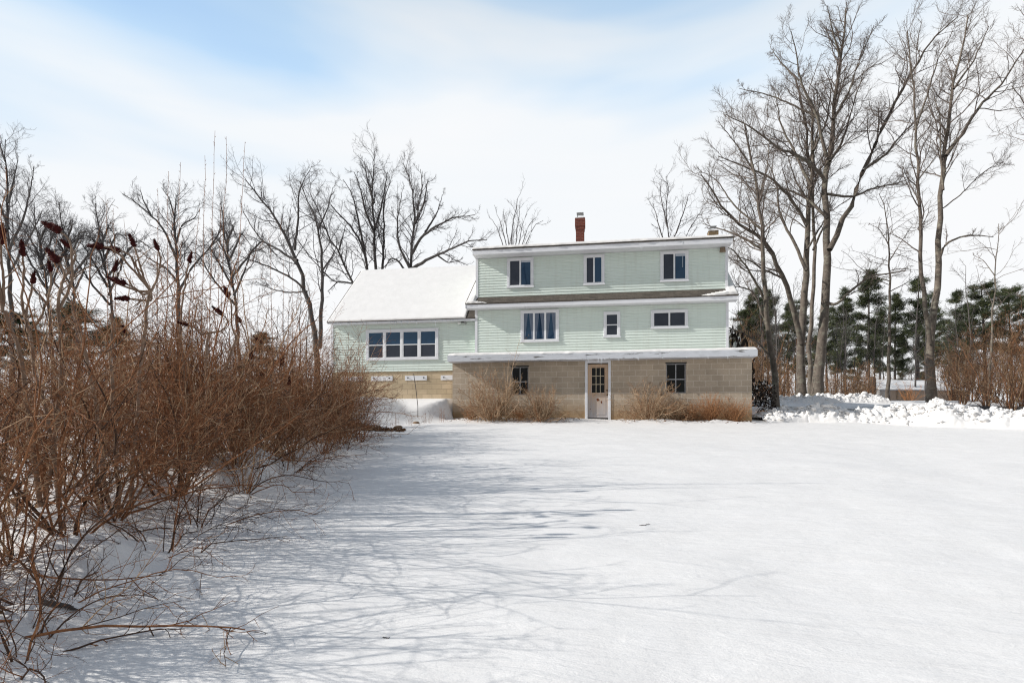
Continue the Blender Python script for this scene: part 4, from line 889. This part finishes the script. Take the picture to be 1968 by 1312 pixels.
# ---- brown brush on the right and under the pines
br_=[shrub_mesh(rng,20,3.8,.55,7,5,2,MIXB,'brush_clump',.03,.017,(.2,.5),(.25,.6),.13,False,(.009,.007,.0055)) for _ in range(3)]
bn=[shrub_mesh(rng,30,2.4,.6,7,4,0,[(M['weed'],.15),(M['twig_tan2'],.4),(M['twig_dark'],.45)],'brush_clump',.03,.012,(.2,.5),(.25,.55),.12,False,(.010,.008,.006)) for _ in range(2)]
bu=set()
def brush(k,px,D_,s,label,group,sz=None,arr=None,key=''):
    arr=arr or br_; o=arr[k%len(arr)]; kk=(key,k%len(arr))
    if kk in bu: o=o.copy(); C.objects.link(o)
    bu.add(kk); s*=.88; o.location=gpos((px-984)/FOC*D_,D_); o.rotation_euler=(0,0,rng.uniform(0,6.28)); o.scale=(s,s,sz or s); tag(o,label,'brush',group); return o
for i,(px,D_,s) in enumerate([(1968,23.5,1.15),(1935,25.5,1.1),(1895,24.0,.95),(1990,26,1.3),(1850,26.5,.9),(1915,28,1.2),(1960,29,1.35),(1870,29.5,1.15),(2020,24,1.2),(1832,31,1.0),(2040,29,1.3),(1945,22.2,.8),(1895,33,1.3),(1830,35,1.2)]):
    brush(i,px,D_,s,'dense leafless brown brush clump in the thicket at the right edge','brown brush clumps at the right edge')
for i,(px,D_,s) in enumerate([(1415,30,1.2),(1440,34,1.4),(1468,38,1.5),(1510,42,1.5)]):
    brush(i,px,D_,s,'tall brown brush clump in the woods between the house and the thick trunks','tall brush beside the house')
for i,(px,D_,s) in enumerate([(1500,33,1.0),(1530,36,1.2),(1600,32,.9),(1625,34,1.05),(1650,33,.95),(1580,37,1.2),(1670,36,1.1),(1445,31,1.1),(1470,34,1.2),(1640,39,1.3),(1700,55,1.6),(1750,56,1.7),(1800,56,1.7),(1730,57,1.7),(1850,46,1.4)]):
    brush(i,px,D_,s,'low rusty brush clump at the foot of the pines','rusty brush under the pines',arr=bn,key='b')
# bare saplings filling the woods
sap=[]
for q in range(3):
    P=resample([(0,0,-.2),(.1*q-.1,.1,4),(.2-.2*q,0,9)],12,rng,.04)[None]; Rr=np.linspace(.07,.012,12)[None]
    P1,R1=sprout(rng,P,Rr,22,(.3,1.),(25,60),(.12,.3),7,.07,.12,.4,.02,.012); P2,R2=sprout(rng,P1,R1,6,(.2,1.),(25,60),(.3,.6),4,.06,.15,.6,.012,.009)
    V,Q=merge([tubes(P,Rr,6),tubes(P1,R1,3),tubes(P2,R2,3)]); sap.append(np_mesh('young_tree',V,Q,M['bark_far']))
su=set()
for i in range(66):
    if i<54: px=rng.uniform(1410,1900) if i%3 else rng.uniform(1410,1580); D_=rng.uniform(40,75)
    else: px=rng.uniform(-20,640); D_=rng.uniform(44,60)
    k=i%3; o=sap[k]
    if k in su: o=o.copy(); C.objects.link(o)
    su.add(k); s=rng.uniform(.7,1.15); o.location=gpos((px-984)/FOC*D_,D_); o.rotation_euler=(0,0,rng.uniform(0,6)); o.scale=(s,s,s)
    if i<54: tag(o,'thin bare young tree among the pines behind the shed','tree','thin young trees among the pines')
    else: tag(o,'thin bare young tree behind the thicket on the left','tree','thin young trees behind the thicket')

# ------------------------------------------------------------------ shed and small things behind
sh=empty('shed',W((1690-984)/FOC*42,42,1.3)); tag(sh,'low grey shed with snow streaked roof behind the double trunked tree','shed')
def P_(x,y,z): return (x,y,z)
Ls,Wd,zb,ze,zr=7.0,3.4,-.4,1.22,2.02
MB().poly([(0,0,zb),(Ls,0,zb),(Ls,0,ze),(0,0,ze)],[(0,1,2,3)]).poly([(Ls,0,zb),(Ls,Wd,zb),(Ls,Wd,ze),(Ls,Wd/2,zr-.05),(Ls,0,ze)],[(0,1,2,3,4)]).poly([(0,Wd,zb),(Ls,Wd,zb),(Ls,Wd,ze),(0,Wd,ze)],[(0,1,2,3)]).build('wall',M['shedwall2'],sh)
MB().poly([(0,0,zb),(0,Wd,zb),(0,Wd,ze),(0,Wd/2,zr-.05),(0,0,ze)],[(0,1,2,3,4)]).box(-.0,.85,-.03,-.004,zb,ze-.05).build('end_wall',M['shedwall'],sh)
mb=MB(); slab(mb,(-.25,ze-.06),(Wd/2,zr),-.2,Ls+.2,.06); slab(mb,(Wd+.25,ze-.06),(Wd/2,zr),-.2,Ls+.2,.06); rf=mb.build('roof',M['shedroof'],sh)
v,n,L=slopev((-.25,ze-.06),(Wd/2,zr))
snow_sheet('roof_snow',(-.2,-.25,ze-.06),(1,0,0),v,n,Ls+.4,L,60,24,.05,rf,lambda U,V:sst(.42,.58,.5+.35*vn(U*.8,V*2.2,31)+.28*sst(1.2,.3,V)+.15*sst(1.5,4,U)),seed=30)
MB().box(1.4,1.5,-.05,-.004,zb,ze-.08).box(1.75,2.6,-.02,-.003,zb,ze-.2).build('door',M['brownbox'],sh)
sh.rotation_euler=(0,0,R(16))
st=MB().lathe([(.34,-.3),(.3,.1),(.26,.6),(.25,1.2),(.22,1.7),(.12,1.78)],(0,0,0),12).build('tree_stump',M['bark_far'],None,True); st.location=gpos((1676-984)/FOC*39,39); tag(st,'dark upright weathered stump beside the left end of the shed','stump')
bd=MB().lathe([(.3,-.2),(.52,.1),(.6,.5),(.52,.9),(.3,1.15),(.05,1.22)],(0,0,0),14).build('boulder',M['barrel'],None,True); bd.location=gpos((1660-984)/FOC*39.6,39.6); tag(bd,'pale rounded boulder left of the weathered stump','boulder')
rb=shrub_mesh(rng,26,1.2,.9,5,2,0,M['weed'],'bush',.02,.012,(.2,.4),(.3,.5),.08,False,(.007,.006,.005)); rb.location=gpos((1748-984)/FOC*36,36); rb.scale=(1.1,1.1,1.15); tag(rb,'reddish bush loaded with clumps of snow in front of the shed','bush')
# wooden stake, stones, litter at the bank
p=at(795,718,20.4); q=at(803,780,20.2); b=q.copy(); b[2]-=.4
V,Q=tubes(np.array([[p-b,(p+q)/2-b+np.array([.01,0,0]),q-b,b-b]]),np.array([[.012,.012,.012,.012]]),6); o=np_mesh('stake',V,Q,M['bark_far'],loc=b); tag(o,'thin dark stake stuck in the snow bank before the annex','stake')
def ico():
    t=(1+5**.5)/2; v=norm(np.array([(-1,t,0),(1,t,0),(-1,-t,0),(1,-t,0),(0,-1,t),(0,1,t),(0,-1,-t),(0,1,-t),(t,0,-1),(t,0,1),(-t,0,-1),(-t,0,1)],float))
    f=[(0,11,5),(0,5,1),(0,1,7),(0,7,10),(0,10,11),(1,5,9),(5,11,4),(11,10,2),(10,7,6),(7,1,8),(3,9,4),(3,4,2),(3,2,6),(3,6,8),(3,8,9),(4,9,5),(2,4,11),(6,2,10),(8,6,7),(9,8,1)]
    v=list(v); nf=[]; c={}
    def md(a,b):
        k=(min(a,b),max(a,b))
        if k not in c: m=v[a]+v[b]; v.append(m/np.linalg.norm(m)); c[k]=len(v)-1
        return c[k]
    for a,b,d in f: x,y,z=md(a,b),md(b,d),md(d,a); nf+=[(a,x,z),(b,y,x),(d,z,y),(x,y,z)]
    return np.array(v),np.array(nf)
IV,IF=ico()
def lump(rng,r,fl=.7,amp=.2):
    v=IV*(1+amp*rng.normal(size=(len(IV),1)))*np.array([1,rng.uniform(.7,1.2),fl])*r
    a=rng.uniform(0,6.28); c,s=math.cos(a),math.sin(a); return v@np.array([[c,s,0],[-s,c,0],[0,0,1]])
for i,(px,py,Dd,r,lab) in enumerate(((800,827,19.0,.12,'brown stone poking out of the snow at the foot of the bank'),(765,835,17.6,.13,'larger flat stone at the end of the leaf litter'))):
    X_=(px-984)/FOC*Dd; o=np_mesh('stone',lump(rng,r,.5,.12),IF,M['stone'],loc=gpos(X_,Dd,.02),smooth=False); tag(o,lab,'stone')
n=900; px=rng.uniform(655,778,n); D_=17.2+rng.normal(size=n)*.16-(px-700)*.002; Xs=(px-984)/FOC*D_
pp=np.stack([CX+ca*Xs-sa*D_,CY+sa*Xs+ca*D_],1); z=ground(pp[:,0],pp[:,1])+np.abs(rng.normal(size=n))*.045*np.clip((778-px)/60,.2,1); c=np.column_stack([pp,z])
d=norm(rng.normal(size=(n,3))*np.array([1,1,.5]))*.06; sd=norm(np.cross(d,rng.normal(size=(n,3))))*.03
o=np_mesh('leaf_litter',np.stack([c-d,c+sd,c+d,c-sd],1).reshape(-1,3),np.arange(n*4).reshape(-1,4),M['litter'],smooth=False); o['kind']='stuff'
tag(o,'brown dead leaves and debris along the foot of the snow bank','leaves')
# litter along the basement wall
n=700; xx=rng.uniform(-.6,9.9,n); xx=xx[(np.abs(xx-4.7)>.6)]; n=len(xx); yy=-1.15-np.abs(rng.normal(size=n))*.28; z=ground(xx,yy)+.01; c=np.column_stack([xx,yy,z])
d=norm(rng.normal(size=(n,3))*np.array([1,1,.25]))*rng.uniform(.02,.06,(n,1)); sd=norm(np.cross(d,rng.normal(size=(n,3))*np.array([.3,.3,1])))*.02
o=np_mesh('leaf_litter',np.stack([c-d,c+sd,c+d,c-sd],1).reshape(-1,3),np.arange(n*4).reshape(-1,4),M['litter'],smooth=False); o['kind']='stuff'; tag(o,'scattered dead leaves on the snow along the basement wall','leaves')
# dead weeds on the bank
wd_=shrub_mesh(rng,9,.7,.5,3,2,0,M['twig_red'],'dead_weed',.03,.004,(.2,.4),(.3,.6),.08,False,(.003,.0025,.002))
for i,(px,D_,s,lab) in enumerate(((758,18,.8,'dried weed stalk on the bank above the leaf litter'),(822,19.6,.8,'dried weed stalk near the foot of the stake'),(852,20.2,.95,'dried weed stalk beside the left basement corner'),(715,17.5,.9,'dried weed stalk left of the leaf litter'),(788,18.4,.6,'small dried weed stalk by the brown stone'))):
    place(wd_,px,D_,s,i*1.4,lab,'weeds',i==0,dz=-.02)

# ------------------------------------------------------------------ ploughed snow piles
def pile(name,path,rng,wid,chunks,label):
    path=np.array(path,float); s=np.concatenate([[0],np.cumsum(np.hypot(*np.diff(path[:,:2],axis=0).T))]); nu=int(s[-1]/.045); nv=56
    u=np.linspace(0,s[-1],nu); Xc=np.interp(u,s,path[:,0]); Dc=np.interp(u,s,path[:,1]); Hc=np.interp(u,s,path[:,2])
    tX=np.gradient(Xc);tD=np.gradient(Dc); l=np.hypot(tX,tD); nX,nD=-tD/l,tX/l
    v=np.linspace(-1,1,nv); U,V=np.meshgrid(u,v,indexing='ij'); wv=wid*(1+.2*vn(U*.7,U*0,2))
    X_=Xc[:,None]+nX[:,None]*V*wv; D_=Dc[:,None]+nD[:,None]*V*wv
    x=CX+ca*X_-sa*D_; y=CY+sa*X_+ca*D_
    pr=np.clip(1-V**2,0,1)**.8; hh=Hc[:,None]*pr*(.95+.35*vn(x*1.1,y*1.1,11)+.35*vn(x*2.6,y*2.6,12)+.3*np.abs(vn(x*5,y*5,13)))+pr**.5*(.10*np.abs(vn(x*7,y*7,14))+.07*np.abs(vn(x*13,y*13,15))+.03*vn(x*25,y*25,16))
    z=ground(x,y,False)-.06+hh
    i=(np.arange(nu-1)[:,None]*nv+np.arange(nv-1)[None]).ravel(); parts=[(np.stack([x,y,z],-1).reshape(-1,3),np.stack([i,i+nv,i+nv+1,i+1],1))]
    V3=[];Q3=[];o=0
    for k in range(chunks):
        uu=rng.uniform(0,s[-1]); vv=np.clip(rng.normal()*.36,-.9,.9); iu=min(nu-1,int(uu/s[-1]*(nu-1))); iv=int((vv+1)/2*(nv-1)); r=.022+rng.gamma(1.6,.020)
        r=min(r,.15); c=np.array([x[iu,iv],y[iu,iv],z[iu,iv]+r*.05]); V3.append(lump(rng,r,rng.uniform(.4,.9),.30)+c); Q3.append(IF+o); o+=len(IV)
    ob=np_mesh(name,*parts[0],M['roof_snow']); 
    q=np.concatenate(Q3); V3=np.concatenate(V3)
    q4=np.concatenate([q,q[:,2:3]],1)
    # join base and chunks into one mesh
    a,b=parts[0]; tri=np.concatenate([b[:,[0,1,2]],b[:,[0,2,3]]]); bpy.data.objects.remove(ob)
    Vt=np.concatenate([a,V3]); Qt=np.concatenate([tri,q+len(a)])
    ob=np_mesh(name,Vt,Qt,M['roof_snow'],smooth=False); ob['kind']='stuff'; tag(ob,label,'snow pile'); return ob
rng=np.random.default_rng(8)
def pt(px,py,D,h): return ((px-984)/FOC*D,D,h)
pile('snow_pile',[pt(1455,0,20.6,0.09),pt(1490,0,20.6,0.35),pt(1540,0,20.6,0.47),pt(1600,0,20.4,0.45),pt(1625,0,20.3,0.28),pt(1645,0,20.2,0.21),pt(1680,0,20.0,0.37),pt(1730,0,19.7,0.42),pt(1770,0,19.4,0.54),pt(1800,0,19.2,0.71),pt(1840,0,19.0,0.61),pt(1900,0,18.6,0.59),pt(1968,0,18.2,0.57),pt(2100,0,17.6,.6)],rng,.85,1500,'lumpy ploughed snow bank running right from the basement corner')
pile('snow_pile',[pt(1475,0,28.6,.1),pt(1530,0,28.6,.22),pt(1570,0,28.6,.28),pt(1620,0,28.7,.25),pt(1690,0,28.8,.2)],rng,.8,220,'smaller snow bank across the driveway at the foot of the bare trees')

rng=np.random.default_rng(21)
rt=tree_from('bare_tree','bare tree mirrored in the window panes, standing behind the photographer',[([(984,1000),(980,820),(988,600),(980,420),(990,300)],16,3,(0,1)),([(982,760),(930,600),(900,450)],9,2,(0,1)),([(984,700),(1040,560),(1060,420)],9,2,(0,-1)),([(986,560),(940,440),(930,340)],6,2,(0,1)),([(984,520),(1020,420),(1030,330)],6,2,(0,-1))],30,M['bark_far'],M['twig_far'],rng,.7,4,3,'bare trees mirrored in the windows',tw=2)
rt.location=gpos(-7,-9); copy_tree(rt,gpos(4,-12),2.); copy_tree(rt,gpos(13,-10),4.); copy_tree(rt,gpos(-16,-12),1.)

# bits lying on the snow
rng=np.random.default_rng(4)
def stick(px,py,Dd,L,r,label,rot,mat='bark_far',bend=.08,name='fallen_branch'):
    X_=(px-984)/FOC*Dd; b=gpos(X_,Dd,.0); a=np.array([math.cos(rot),math.sin(rot),0]); n_=np.array([-a[1],a[0],0]); P=[]
    for t in np.linspace(-.5,.5,9):
        q=a*L*t+n_*bend*L*(t*t-.08)+n_*rng.normal()*.006; wp=b+q; q[2]=float(ground(wp[0:1],wp[1:2])[0])-b[2]+r*.7+rng.uniform(0,.5)*r; P.append(q)
    P=np.array(P)[None]; Rr=(r*np.array([.5,.9,1,1,.95,.9,.8,.65,.3]))[None]*rng.uniform(.85,1.15,(1,9)); P1,R1=sprout(rng,P,Rr,2,(.3,.9),(30,60),(.15,.35),5,.0,.1,.6,.006,.002)
    V,Q=merge([tubes(P,Rr,8),tubes(P1,R1,4)]); o=np_mesh(name,V,Q,M[mat],loc=b); tag(o,label,'branch'); return o
stick(112,1236,4.05,.26,.019,'short dark broken branch lying on the snow in the bottom left corner',.3)
stick(1240,1066,6.9,.16,.004,'tiny curved twig lying alone on the open snow in the middle',.6,bend=.5)
stick(742,1246,3.95,.05,.0035,'tiny twig on the snow near the bottom middle of the photo',.2)
